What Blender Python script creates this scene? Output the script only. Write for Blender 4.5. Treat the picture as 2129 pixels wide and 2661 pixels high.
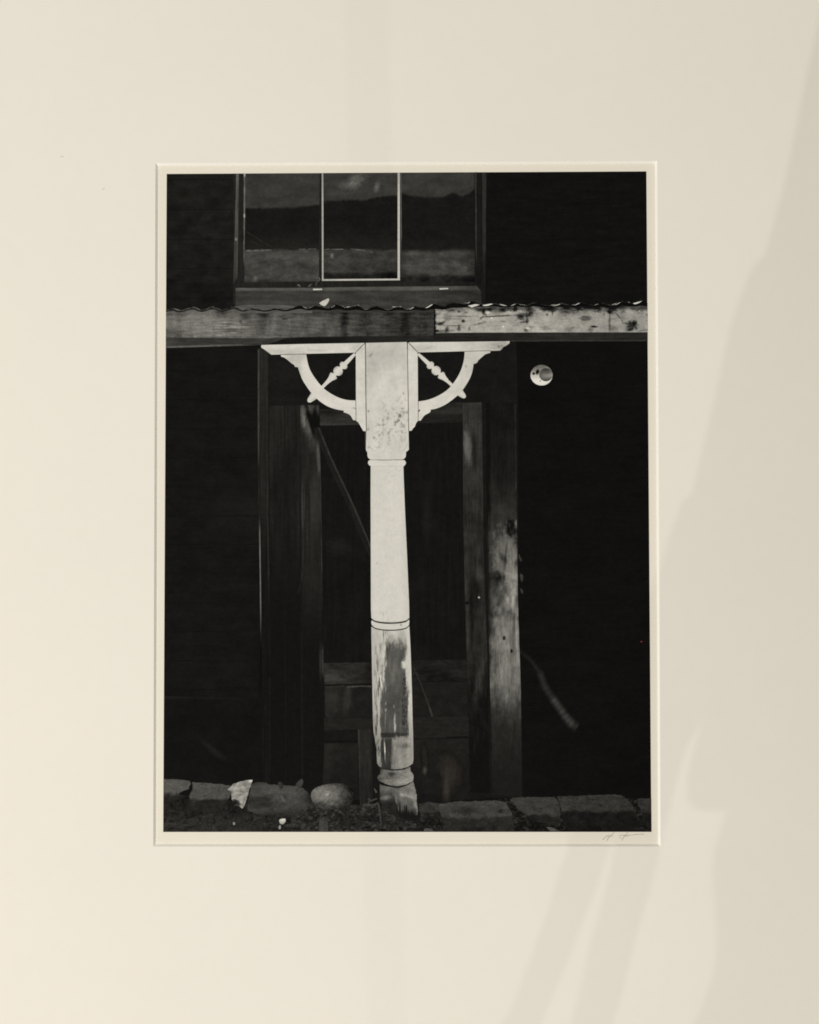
import bpy, math, random
import numpy as np
from mathutils import Matrix, Vector

random.seed(7)
for o in list(bpy.data.objects):
    bpy.data.objects.remove(o)
SC = bpy.context.scene
COL = SC.collection

# ------------------------------------------------------------------ camera, world, lamps, exposure
PW, PH = 2129.0, 2661.0              # size of the photograph
FPX = 6000.0                         # focal length in photograph pixels
W, H = 0.26, 0.354936                # size of the picture on the print, metres
rx, ry, rz, tx, ty, tz = (-0.06160343, 0.01872141, -0.00129972, -0.0016459, -0.00678003, 1.24045798)


def rot(ax, a):
    c, s = math.cos(a), math.sin(a)
    return {'x': np.array([[1, 0, 0], [0, c, -s], [0, s, c]]),
            'y': np.array([[c, 0, s], [0, 1, 0], [-s, 0, c]]),
            'z': np.array([[c, -s, 0], [s, c, 0], [0, 0, 1]])}[ax]


R = rot('x', rx) @ rot('y', ry) @ rot('z', rz)
T = np.array([tx, ty, tz])
CEN = -R.T @ T
to_world = lambda p: Vector((p[0], p[2], -p[1]))     # (right, down, into the wall) -> Blender
cam_data = bpy.data.cameras.new('camera')
cam = bpy.data.objects.new('camera', cam_data)
COL.objects.link(cam)
m = Matrix.Identity(4)
for i, ax in enumerate((R[0], -R[1], -R[2])):
    w_ = to_world(ax)
    for j in range(3):
        m[j][i] = w_[j]
m.translation = to_world(CEN)
cam.matrix_world = m
cam_data.sensor_fit = 'VERTICAL'
cam_data.sensor_height = 36.0
cam_data.lens = FPX / PH * 36.0
cam_data.clip_start = 0.05
cam_data.clip_end = 50
SC.camera = cam
SC.view_settings.view_transform = 'Standard'
SC.view_settings.look = 'None'
SC.view_settings.exposure = 0.0
SC.view_settings.gamma = 1.0
SC.cycles.filter_width = 1.8

world = bpy.data.worlds.new('World')
SC.world = world
world.use_nodes = True
bg = world.node_tree.nodes['Background']
bg.inputs[0].default_value = (1.0, 0.93, 0.82, 1)
bg.inputs[1].default_value = 0.025


def area_lamp(name, loc, size, power, color):
    l = bpy.data.lights.new(name, 'AREA')
    l.shape = 'DISK'
    l.size = size
    l.energy = power
    l.color = color
    o = bpy.data.objects.new(name, l)
    COL.objects.link(o)
    o.location = loc
    o.rotation_euler = (Vector((0, 0, 0)) - Vector(loc)).to_track_quat('-Z', 'Y').to_euler()
    return o


area_lamp('gallery_lamp', (-1.26, -2.62, -0.70), 0.24, 84.0, (1.0, 0.97, 0.9))
SIDE = Vector((1.9, -2.0, 1.0))
area_lamp('added_streak_lamp', SIDE, 0.0032, 7.8, (1.0, 0.95, 0.92))  # added lamp, there only to throw the streaks on the mat


FAR = Vector((-1.5, -2.2, 0.4))
area_lamp('added_band_lamp', FAR, 0.004, 1.9, (1.0, 0.9, 0.75))  # weak lamp added for the faint upright band


# ------------------------------------------------------------------ photograph pixel -> plane of the print
def unproject(x, y, depth=0.0):
    """Point of the plane DEPTH metres in front of the picture plane (Blender axes)."""
    d = R.T @ np.array([(x - PW / 2) / FPX, (y - PH / 2) / FPX, 1.0])
    k = (-depth - CEN[2]) / d[2]
    return to_world(CEN + d * k)


PPM = 1257.0 / W                     # shader units: picture pixels


def q(x, y):
    p = unproject(x, y)
    return p.x * PPM, -p.z * PPM


def crop(x0, y0, s):
    return lambda *pts: [(x0 + a * s, y0 + b * s) for a, b in pts]


A1, A2, A3 = crop(420, 440, .2087), crop(740, 440, .2087), crop(1030, 440, .2087)
B1, B2, B3, B4, B5 = crop(420, 760, .2435), crop(800, 760, .2435), crop(1100, 760, .1739), crop(1380, 760, .1855), crop(1340, 900, .2087)
C1, C2, C3, C4, C5 = crop(670, 880, .1739), crop(1040, 880, .1739), crop(890, 1020, .1391), crop(660, 1030, .1855), crop(1160, 1020, .1391)
C6, C7, C8 = crop(940, 1580, .1391), crop(940, 1860, .1438), crop(1180, 1320, .1577)
D1, D2, D3, D4 = crop(420, 1980, .1739), crop(700, 1980, .1739), crop(1060, 2020, .1739), crop(1320, 2020, .2319)
D5, D6, D7 = crop(820, 1680, .1855), crop(1060, 1680, .1855), crop(1540, 2140, .1159)
G4, G7, G8 = crop(400, 1200, .4058), crop(1030, 1680, .4058), crop(1000, 1800, .6545)

# ------------------------------------------------------------------ small expression language for node materials
class Ex:
    def __init__(s, ctx, sock):
        s.c, s.s = ctx, sock

    def __add__(s, o): return s.c.math('ADD', s, o)
    def __radd__(s, o): return s.c.math('ADD', o, s)
    def __sub__(s, o): return s.c.math('SUBTRACT', s, o)
    def __rsub__(s, o): return s.c.math('SUBTRACT', o, s)
    def __mul__(s, o): return s.c.math('MULTIPLY', s, o)
    def __rmul__(s, o): return s.c.math('MULTIPLY', o, s)
    def __truediv__(s, o): return s.c.math('DIVIDE', s, o)


class Ctx:
    """Coordinates u, v are picture pixels on the print (object space), y downwards."""

    def __init__(s, nt):
        s.nt = nt
        tc = nt.nodes.new('ShaderNodeTexCoord')
        sp = nt.nodes.new('ShaderNodeSeparateXYZ')
        nt.links.new(tc.outputs['Object'], sp.inputs[0])
        s.u = s.math('MULTIPLY', Ex(s, sp.outputs[0]), PPM)
        s.v = s.math('MULTIPLY', Ex(s, sp.outputs[2]), -PPM)

    def put(s, inp, v):
        if isinstance(v, Ex):
            s.nt.links.new(v.s, inp)
        else:
            inp.default_value = v

    def math(s, op, a, b=None, clamp=False):
        n = s.nt.nodes.new('ShaderNodeMath')
        n.operation = op
        n.use_clamp = clamp
        s.put(n.inputs[0], a)
        if b is not None:
            s.put(n.inputs[1], b)
        return Ex(s, n.outputs[0])

    def noise(s, sx, sy, seed=0.0, detail=3.0, rough=0.55, dist=0.0):
        cb = s.nt.nodes.new('ShaderNodeCombineXYZ')
        s.put(cb.inputs[0], s.u * (1.0 / sx))
        s.put(cb.inputs[1], s.v * (1.0 / sy))
        cb.inputs[2].default_value = seed * 7.31
        n = s.nt.nodes.new('ShaderNodeTexNoise')
        s.nt.links.new(cb.outputs[0], n.inputs['Vector'])
        n.inputs['Scale'].default_value = 1.0
        n.inputs['Detail'].default_value = detail
        n.inputs['Roughness'].default_value = rough
        n.inputs['Distortion'].default_value = dist
        return Ex(s, n.outputs[0])

    def nz(s, sx, sy, seed=0.0, **k):            # noise about zero, roughly -1..1
        return (s.noise(sx, sy, seed, **k) - 0.5) * 4.2

    def step(s, e, a, b):
        """0 at a, 1 at b, smooth."""
        n = s.nt.nodes.new('ShaderNodeMapRange')
        n.interpolation_type = 'SMOOTHSTEP'
        s.put(n.inputs['Value'], e)
        for k, v in zip(('From Min', 'From Max', 'To Min', 'To Max'), (a, b, 0.0, 1.0) if a < b else (b, a, 1.0, 0.0)):
            n.inputs[k].default_value = v
        return Ex(s, n.outputs[0])

    def down(s, y0, y1, x=1064, warp=0.0, ws=(40, 40), seed=1.0):
        """0 above the photograph row y0, 1 below y1."""
        e = s.v if not warp else s.v + s.nz(ws[0], ws[1], seed) * warp
        return s.step(e, q(x, y0)[1], q(x, y1)[1])

    def right(s, x0, x1, y=1300, warp=0.0, ws=(40, 40), seed=2.0):
        e = s.u if not warp else s.u + s.nz(ws[0], ws[1], seed) * warp
        return s.step(e, q(x0, y)[0], q(x1, y)[0])

    def blob(s, x, y, ax, ay, ang=0.0, soft=0.35, warp=0.0, ws=None, seed=3.0):
        cx, cy = q(x, y)
        c, n = math.cos(math.radians(ang)), math.sin(math.radians(ang))
        du, dv = s.u - cx, s.v - cy
        a = (du * c + dv * n) * (1.0 / ax)
        b = (dv * c - du * n) * (1.0 / ay)
        d = s.math('SQRT', a * a + b * b)
        if warp:
            ws = ws or (max(2, ax * .5), max(2, ay * .5))
            d = d + s.nz(ws[0], ws[1], seed) * warp
        return s.step(d, 1 + soft, 1 - soft)

    def over(s, base, val, mask):
        return base + (val - base) * mask

    def final(s, tone):
        """display tone 0..255 -> reflectance"""
        k = tone * (1.0 - tone * (1 / 236.0))
        t = tone * 1.045 + k * (s.nz(6, 5.5, 92, detail=3) * 0.085 + s.nz(20, 15, 93, detail=3) * 0.075) - 2.5 + s.nz(3.0, 3.0, 91, detail=1.0) * 2.0 + s.nz(9, 9, 37, detail=2.0) * 1.3
        t = s.math('MAXIMUM', t * (1 / 255.0), 0.042)
        return s.math('POWER', (t + 0.055) * (1 / 1.055), 2.4)


def new_material(name):
    mt = bpy.data.materials.new(name)
    mt.use_nodes = True
    nt = mt.node_tree
    b = nt.nodes['Principled BSDF']
    b.inputs['Roughness'].default_value = 0.65
    b.inputs['Specular IOR Level'].default_value = 0.015
    return mt, nt, b


MATS = {}


def ink(name, fn, tint=(1.0, 0.98, 0.915)):
    """Printed tone: FN(context) gives the tone of the black and white print."""
    if name in MATS:
        return MATS[name]
    mt, nt, b = new_material(name)
    c = Ctx(nt)
    t = fn(c)
    if not isinstance(t, Ex):
        t = c.u * 0.0 + float(t)
    a = c.final(t)
    mx = nt.nodes.new('ShaderNodeVectorMath')
    mx.operation = 'SCALE'
    mx.inputs[0].default_value = tint
    nt.links.new(a.s, mx.inputs['Scale'])
    nt.links.new(mx.outputs[0], b.inputs['Base Color'])
    MATS[name] = mt
    return mt


# ------------------------------------------------------------------ objects
LAYER = 4e-5


def link(name, mesh, mat, parent=None, label=None):
    o = bpy.data.objects.new(name, mesh)
    COL.objects.link(o)
    if mat:
        mesh.materials.append(mat)
    if parent:
        o.parent = parent
    if label:
        o['label'] = label
    return o


def polys(name, plist, level, mat, parent, label=None, kind=None):
    """Flat printed shapes: polygons traced in photograph pixels, laid on the print plane."""
    vs, fs = [], []
    for pts in plist:
        b = len(vs)
        vs += [tuple(unproject(x, y, 0.0) + Vector((0, -LAYER * level, 0))) for x, y in pts]
        f = list(range(b, len(vs)))
        ar = sum(pts[i][0] * pts[(i + 1) % len(pts)][1] - pts[(i + 1) % len(pts)][0] * pts[i][1] for i in range(len(pts)))
        fs.append(f[::-1] if ar < 0 else f)
    me = bpy.data.meshes.new(name)
    me.from_pydata(vs, [], [f[::-1] for f in fs])
    me.update()
    for p in me.polygons:
        if p.normal.y > 0:
            p.flip()
    o = link(name, me, mat, parent, label)
    if kind:
        o['kind'] = kind
    return o


def poly(name, pts, level, mat, parent, label=None):
    return polys(name, [pts], level, mat, parent, label)


def rough(pts, step=9.0, amp=1.2, seed=1):
    """Subdivide an outline and make it a little uneven."""
    rnd = random.Random(seed)
    out = []
    for i, (x, y) in enumerate(pts):
        x2, y2 = pts[(i + 1) % len(pts)]
        d = math.hypot(x2 - x, y2 - y)
        n = max(1, int(d / step))
        for k in range(n):
            f = k / n
            w = amp if 0 < k else amp * .4
            out.append((x + (x2 - x) * f + rnd.uniform(-w, w), y + (y2 - y) * f + rnd.uniform(-w, w)))
    return out


def smooth(pts, n=4):
    """Closed Catmull-Rom curve."""
    out, L = [], len(pts)
    for i in range(L):
        p0, p1, p2, p3 = (np.array(pts[(i + k) % L]) for k in (-1, 0, 1, 2))
        for k in range(n):
            t = k / n
            out.append(tuple(0.5 * ((2 * p1) + (p2 - p0) * t + (2 * p0 - 5 * p1 + 4 * p2 - p3) * t * t + (3 * p1 - p0 - 3 * p2 + p3) * t ** 3)))
    return out


def curve(pts, n=6):
    """Open Catmull-Rom curve."""
    out, L = [], len(pts)
    for i in range(L - 1):
        p0, p1, p2, p3 = (np.array(pts[min(max(i + k, 0), L - 1)]) for k in (-1, 0, 1, 2))
        for k in range(n):
            t = k / n
            out.append(tuple(0.5 * ((2 * p1) + (p2 - p0) * t + (2 * p0 - 5 * p1 + 4 * p2 - p3) * t * t + (3 * p1 - p0 - 3 * p2 + p3) * t ** 3)))
    out.append(tuple(pts[-1]))
    return out


def stroke(pts, w0, w1=None, n=5, taper=False):
    """Ribbon along a curve."""
    w1 = w0 if w1 is None else w1
    c = curve(pts, n) if len(pts) > 2 else [(pts[0][0] + (pts[1][0] - pts[0][0]) * k / 6, pts[0][1] + (pts[1][1] - pts[0][1]) * k / 6) for k in range(7)]
    L, Rr = [], []
    for i, (x, y) in enumerate(c):
        a, b = c[max(i - 1, 0)], c[min(i + 1, len(c) - 1)]
        dx, dy = b[0] - a[0], b[1] - a[1]
        d = math.hypot(dx, dy) or 1
        f = i / (len(c) - 1)
        w = (w0 + (w1 - w0) * f) * .5
        if taper:
            w *= 0.12 + 0.88 * math.sin(math.pi * f)
        L.append((x - dy / d * w, y + dx / d * w))
        Rr.append((x + dy / d * w, y - dx / d * w))
    return L + Rr[::-1]


def wedge(a, b, w):
    """Sliver with a straight upper edge and a bellied lower one."""
    (x0, y0), (x1, y1) = a, b
    L = math.hypot(x1 - x0, y1 - y0)
    nx, ny = -(y1 - y0) / L, (x1 - x0) / L
    up, lo = [], []
    for k in range(9):
        f = k / 8
        t = w * (math.sin(math.pi * min(1, f ** .7)) ** .8 if 0 < f < 1 else 0)
        x, y = x0 + (x1 - x0) * f, y0 + (y1 - y0) * f
        up.append((x - nx * .4, y - ny * .4))
        lo.append((x + nx * t * .8, y + ny * t * .8))
    return up + lo[::-1]


def ellipse(x, y, a, b, n=28, ang=0):
    c, s = math.cos(math.radians(ang)), math.sin(math.radians(ang))
    return [(x + a * math.cos(t) * c - b * math.sin(t) * s, y + a * math.cos(t) * s + b * math.sin(t) * c)
            for t in (2 * math.pi * k / n for k in range(n))]


def rect(x0, y0, x1, y1):
    return [(x0, y0), (x1, y0), (x1, y1), (x0, y1)]


# ---- the mat: a sheet with a window cut in it, the cut showing the white core
MT = 0.00125                          # thickness in front of the print
OUT = [unproject(x, y, MT) for x, y in ((404.5, 423.5), (1708.5, 418.0), (1717.0, 2199.6), (398.6, 2199.8))]


def mat_paper(name, base, bump):
    mt, nt, b = new_material(name)
    c = Ctx(nt)
    b.inputs['Roughness'].default_value = 0.9
    b.inputs['Specular IOR Level'].default_value = 0.05
    f = 1.0 + c.nz(34, 34, 5, detail=4) * 0.006 + c.nz(5, 5, 8, detail=2) * 0.006 + c.nz(420, 300, 11, detail=1) * 0.006
    mx = nt.nodes.new('ShaderNodeVectorMath')
    mx.operation = 'SCALE'
    mx.inputs[0].default_value = base
    nt.links.new(f.s, mx.inputs['Scale'])
    nt.links.new(mx.outputs[0], b.inputs['Base Color'])
    bp = nt.nodes.new('ShaderNodeBump')
    bp.inputs['Strength'].default_value = bump
    bp.inputs['Distance'].default_value = 0.0002
    nt.links.new(c.noise(4, 4, 2, detail=4).s, bp.inputs['Height'])
    nt.links.new(bp.outputs[0], b.inputs['Normal'])
    return mt


M_MAT = mat_paper('cream_mat_paper', (0.842, 0.803, 0.733), 0.12)
M_CORE = mat_paper('white_mat_core', (0.94, 0.915, 0.85), 0.10)
M_PAPER = mat_paper('print_paper', (0.80, 0.755, 0.66), 0.03)

BX, BZ = 0.34, 0.40
vs = [tuple(p) for p in OUT] + [(-BX, -MT, BZ), (BX, -MT, BZ), (BX, -MT, -BZ), (-BX, -MT, -BZ)] + \
     [(-BX, 0.0004, BZ), (BX, 0.0004, BZ), (BX, 0.0004, -BZ), (-BX, 0.0004, -BZ)]
fs = [(i, (i + 1) % 4, 4 + (i + 1) % 4, 4 + i) for i in range(4)] + [(4 + i, 4 + (i + 1) % 4, 8 + (i + 1) % 4, 8 + i) for i in range(4)]
me = bpy.data.meshes.new('mat_board')
me.from_pydata(vs, [], fs)
me.update()
for p in me.polygons[:4]:
    if p.normal.y > 0:
        p.flip()
mat_board = link('mat_board', me, M_MAT)
mat_board['label'] = 'wide blank cream mat with white slanted inner edges surrounding the dark photograph'
mat_board['category'] = 'picture mat'
# bevel: one strip for each side of the window
BW = 0.00118
ctr = sum(OUT, Vector()) / 4
INN = []
for i, p in enumerate(OUT):
    sx, sz = (1, -1, -1, 1)[i], (-1, -1, 1, 1)[i]
    INN.append(Vector((p.x + sx * BW, -LAYER * 0.5, p.z + sz * BW)))
for i in range(4):
    j = (i + 1) % 4
    me = bpy.data.meshes.new('bevel')
    me.from_pydata([tuple(OUT[i]), tuple(OUT[j]), tuple(INN[j]), tuple(INN[i])], [], [(0, 1, 2, 3)])
    me.update()
    if me.polygons[0].normal.y > 0:
        me.polygons[0].flip()
    link('bevel', me, M_CORE, mat_board)

# ---- the print: paper, with the picture on it
me = bpy.data.meshes.new('photographic_print')
pw, ph = W / 2 + 0.02, H / 2 + 0.025
me.from_pydata([(-pw, 0, ph), (pw, 0, ph), (pw, 0, -ph), (-pw, 0, -ph),
                (-pw, 0.0003, ph), (pw, 0.0003, ph), (pw, 0.0003, -ph), (-pw, 0.0003, -ph)], [],
               [(0, 3, 2, 1), (4, 5, 6, 7), (0, 1, 5, 4), (1, 2, 6, 5), (2, 3, 7, 6), (3, 0, 4, 7)])
me.update()
PR = link('photographic_print', me, M_PAPER)
PR['label'] = 'black and white photograph of a white porch post before a dark wooden house'
PR['category'] = 'photograph'

# picture corners
TL, TR, BR, BL = (433.6, 452.0), (1680.0, 445.4), (1693.0, 2161.7), (424.5, 2161.9)


def ex_l(y): return TL[0] + (BL[0] - TL[0]) * (y - TL[1]) / (BL[1] - TL[1])
def ex_r(y): return TR[0] + (BR[0] - TR[0]) * (y - TR[1]) / (BR[1] - TR[1])
def ey_t(x): return TL[1] + (TR[1] - TL[1]) * (x - TL[0]) / (TR[0] - TL[0])


# ------------------------------------------------------------------ 1  the dark house wall and its boards
def t_wall(c):
    return 19 + c.nz(150, 120, 1) * 3 + c.nz(30, 12, 2) * 1.5


wall = poly('house_wall', [TL, TR, BR, BL], 1, ink('ink_wall', t_wall), PR, 'unlit wooden house wall filling the photograph')


def t_board_ul(c): return 29 + c.nz(40, 30, 4, detail=4) * 7 + c.nz(60, 5, 5) * 2.0 - 5 * c.down(640, 780)
def t_board_ur(c): return 20 + c.nz(60, 14, 4, detail=4) * 3 + c.nz(60, 5, 5) * 1.5
def t_board_ll(c): return 22 + c.nz(60, 40, 6, detail=4) * 3.4 + c.nz(90, 5, 7) * 1.8 + 5 * c.blob(620, 1330, 70, 60, soft=.9)
def t_board_lr(c): return 17.5 + c.nz(80, 40, 8, detail=4) * 2.2 + c.nz(90, 5, 9) * 1.2


mats = [ink('ink_board_ul', t_board_ul), ink('ink_board_ur', t_board_ur), ink('ink_board_ll', t_board_ll), ink('ink_board_lr', t_board_lr)]
ys = [None, 468, 546, 624, 699, 776, 806]
for side in (0, 1):
    for a, b in zip(ys[:-1], ys[1:]):
        x0, x1 = (None, 607) if side == 0 else (1266, None)
        if a is None:
            p = [(ex_l(452), ey_t(434)), (x1, ey_t(x1)), (x1, b - 2.5), (ex_l(b), b - 1.5)] if side == 0 else [(x0, ey_t(x0)), TR, (ex_r(b), b - 2), (x0, b - 2)]
        else:
            p = [(ex_l(a), a), (x1, a - 1), (x1, b - 2.5), (ex_l(b), b - 1.5)] if side == 0 else [(x0, a), (ex_r(a), a), (ex_r(b), b - 2), (x0, b - 2)]
        poly('siding_board', p, 2, mats[side], wall)
ys = [900, 965, 1040, 1116, 1190, 1266, 1341, 1416, 1491, 1567, 1642, 1718, 1793, 1816]
for a, b in zip(ys[:-1], ys[1:]):
    poly('siding_board', [(ex_l(a), a), (672, a), (673, b - 2), (ex_l(b), b - 2.4)], 2, mats[2], wall)
poly('base_board', [(ex_l(1811), 1809), (685, 1816), (688, 2040), (ex_l(2050), 2050)], 3,
     ink('ink_base', lambda c: 20 + c.nz(60, 60, 14) * 2.5 + 10 * c.down(1820, 1810, warp=2) + 9 * c.blob(560, 1955, 30, 7, 35, .8) + 6 * c.blob(540, 1935, 22, 5, 35, .8)), wall)
ys = [884, 1010, 1093, 1177, 1261, 1345, 1429, 1512, 1596, 1680, 1763, 1847, 1931, 2015, 2080]
for a, b in zip(ys[:-1], ys[1:]):
    poly('siding_board', [(1346, a), (ex_r(a), a), (ex_r(b), b - 1.6), (1348, b - 1.6)], 2, mats[3], wall)

# ------------------------------------------------------------------ 2  the upper window
def t_frame(c): return 36 + c.nz(5, 60, 20) * 5 + c.nz(50, 50, 21) * 4 - 9 * c.right(1180, 1240, 600)


win = poly('sash_window', [(607, ey_t(607)), (1266, ey_t(1266)), (1262, 790), (606, 792)], 3, ink('ink_frame', t_frame), PR, 'three light window reflecting a dark hill, above the porch roof')


def t_pane(k):
    def f(c):
        sky = 57 + c.nz(60, 30, 30 + k, detail=4) * 8 + c.nz(9, 9, 33) * 3
        if k == 1:
            sky = sky + 24 * c.blob(923, 472, 14, 16, soft=.9, warp=.5) + 26 * c.blob(905, 482, 20, 9, soft=.9, warp=.4) + 40 * c.blob(980, 486, 6, 12, 15, soft=.9, warp=.4) + 22 * c.blob(930, 462, 18, 12, soft=.9, warp=.6)
        low = 68 + c.nz(34, 20, 40 + k, detail=5) * 17 + c.nz(7, 5, 44) * 5
        if k == 0:
            low = low + 30 * c.blob(664, 725, 5, 6, soft=.8) - 14 * c.down(718, 734)
        if k == 1:
            low = low + 45 * c.blob(863, 665, 4, 6, soft=.8) - 8 * c.right(940, 1030, 690) - 26 * c.down(704, 714, warp=4, ws=(40, 20)) - 8 * c.down(640, 660)
        if k == 2:
            low = low - 34 * c.down(706, 724, warp=6, ws=(60, 20)) - 22 * c.right(1205, 1235, 690) - 14 * c.right(1060, 1044, 690)
        e = 26 + c.nz(50, 30, 50 + k, detail=4) * 4 + c.nz(8, 8, 51) * 2 + (8 * c.down(590, 650) if k < 2 else 3 * c.down(600, 650))
        soft = (644, 652) if k < 2 else (644, 660)
        g = c.over(e, low, c.down(soft[0], soft[1], warp=3, ws=(26, 20)))
        # skyline of the hill mirrored in the glass
        pts = {0: [(638, 541), (700, 541.5), (760, 540), (800, 536), (834, 532)],
               1: [(838, 524), (880, 521.5), (925, 520), (945, 521), (985, 512.5), (1036, 509)],
               2: [(1038, 501), (1050, 504), (1067, 509), (1093, 512), (1147, 513), (1166, 507), (1180, 502), (1195, 509), (1212, 507), (1226, 498)]}[k]
        n = c.nt.nodes.new('ShaderNodeFloatCurve')
        u0, u1 = q(pts[0][0], 520)[0], q(pts[-1][0], 520)[0]
        v0, v1 = q(900, 490)[1], q(900, 560)[1]
        cv = n.mapping.curves[0]
        P = [((q(x, y)[0] - u0) / (u1 - u0), (q(x, y)[1] - v0) / (v1 - v0)) for x, y in pts]
        cv.points[0].location, cv.points[1].location = P[0], P[-1]
        for p in P[1:-1]:
            cv.points.new(*p)
        n.mapping.update()
        c.put(n.inputs['Value'], (c.u - u0) * (1 / (u1 - u0)))
        hv = Ex(c, n.outputs[0]) * (v1 - v0) + v0 + c.nz(9, 9, 60 + k) * 2.2
        return c.over(sky, g, c.step(c.v - hv, -5.0, 4.0))
    return f


p0 = poly('window_pane', [(637, ey_t(637)), (831, ey_t(831)), (829, 731), (636, 734)], 4, ink('ink_pane_0', t_pane(0)), win)
p1 = poly('window_pane', [(838, ey_t(838)), (1036, ey_t(1036)), (1037, 727), (838, 728)], 4, ink('ink_pane_1', t_pane(1)), win)
p2 = poly('window_pane', [(1041, ey_t(1041)), (1233, ey_t(1233)), (1234, 732), (1042, 733)], 4, ink('ink_pane_2', t_pane(2)), win)
M_LINE = ink('ink_line', lambda c: 84 + c.nz(12, 12, 70) * 26)
for pts, w in (([(641, 652), (707, 650)], 4.0), ([(777, 648.5), (794, 647.5)], 3.0), ([(800, 647.5), (822, 647)], 2.0),
               ([(845, 649), (857, 647)], 2.0), ([(859, 648.5), (893, 648)], 3.0), ([(911, 647), (950, 651)], 2.6), ([(961, 655), (970, 657)], 2.0)):
    poly('sill_line', stroke(pts, w), 5, M_LINE, win)
for pts in ([(641, 602), (707, 643)], [(650, 625), (672, 637)]):
    poly('scratch', stroke(pts, 1.6), 5, ink('ink_scratch', lambda c: 48 + c.nz(8, 8, 71) * 8), win)
M_CASE = ink('ink_casing', lambda c: 74 + c.nz(4, 70, 72) * 16 + 20 * c.down(500, 460) - 20 * c.down(650, 720) + 60 * c.blob(614, 622, 2.5, 4, soft=.6))
poly('casing_edge', [(614.5, ey_t(614)), (621.4, ey_t(621)), (617.5, 720), (607, 738)], 4, M_CASE, win)
poly('sash_bead', stroke([(636, ey_t(636) + .3), (635.5, 560), (634.5, 660), (635, 690)], 4.2, 2.6), 5, ink('ink_bead', lambda c: 100 + c.nz(6, 26, 73) * 26 + 70 * c.down(462, 450) - 30 * c.down(560, 680) + 60 * c.blob(634.6, 561, 3, 5)), win)
M_SASH = ink('ink_sash', lambda c: 190 + c.nz(6, 6, 74) * 12 - 22 * c.right(900, 838, 600) - 20 * c.down(520, 450))
sash = poly('light_sash', [(836.4, ey_t(836)), (840.6, ey_t(841)), (841.2, 724), (841.8, 725.6), (1033.6, 724.2), (1033.8, ey_t(1033)), (1039.4, ey_t(1040)), (1039.6, 728.4), (837, 730)], 6, M_SASH, win, 'pale narrow sash bar around the middle pane')
poly('shadow_line', stroke([(1042, ey_t(1042)), (1043, 620), (1041.5, 660)], 3.4, 2), 5, ink('ink_sl', lambda c: 84 + c.nz(5, 30, 75) * 14 - 30 * c.down(600, 660)), win)
poly('frame_bead', stroke([(1236.5, 447), (1237, 500), (1237.8, 640), (1239, 700)], 3.4, 2.4), 5, ink('ink_fb', lambda c: 58 + c.nz(5, 30, 76) * 12 - 24 * c.down(640, 700) + 60 * c.down(452, 447)), win)
poly('frame_bead', stroke([(1259, ey_t(1259) + .5), (1258.5, 560), (1259, 740)], 11, 7), 5, ink('ink_fb2', lambda c: 47 + c.nz(5, 40, 77) * 9 - 18 * c.down(600, 745)), win)


def t_sill(c):
    return 60 + c.nz(60, 14, 80, detail=5) * 13 + c.nz(5, 5, 81) * 4 + 24 * c.down(757, 752, warp=1) - 12 * c.right(1100, 1250, 780)


sill = poly('window_sill', [(612.5, 748.5), (800, 748), (1000, 745), (1240, 743.5), (1250, 757), (1252, 800), (1100, 812), (611, 812), (613, 775)], 5, ink('ink_sill', t_sill), win, 'dusty grey sill board under the window')
poly('sill_fillet', [(610, 797), (640, 792.5), (740, 793), (812, 800), (812, 814), (610, 814)], 6, ink('ink_fillet', lambda c: 88 + c.nz(30, 5, 82) * 12), win)
for pts in ([(814, 752.5), (837.5, 752)], [(1142.5, 751), (1165, 750)]):
    poly('metal_clip', stroke(pts, 4.0, 3.2), 7, ink('ink_clip', lambda c: 196 + c.nz(6, 6, 83) * 10), win)
M_WEED = ink('ink_weed', lambda c: 96 + c.nz(4, 4, 84) * 34)
for pts, w in (([(821, 744), (823, 735), (826, 729)], 2.2), ([(822, 728), (825, 722), (830, 721)], 3), ([(826, 733), (831, 727), (829, 720)], 3), ([(801, 746), (806, 742), (811, 738)], 3), ([(773, 742), (777, 741), (781, 747)], 3)):
    poly('dry_weed', stroke(pts, w, taper=True), 7, M_WEED, win)
poly('paper_scrap', A2((430, 1668), (470, 1640), (550, 1606), (556, 1636), (520, 1690), (495, 1706), (455, 1690)), 9, ink('ink_scrap', lambda c: 196 + c.nz(12, 6, 85) * 16), PR, 'white scrap lying on the corrugated roof')

# ------------------------------------------------------------------ 3  beam under the roof
def grain(c, base, amp, sx, sy, seed):
    return base + c.nz(sx, sy, seed, detail=5, rough=.62) * amp


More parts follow.
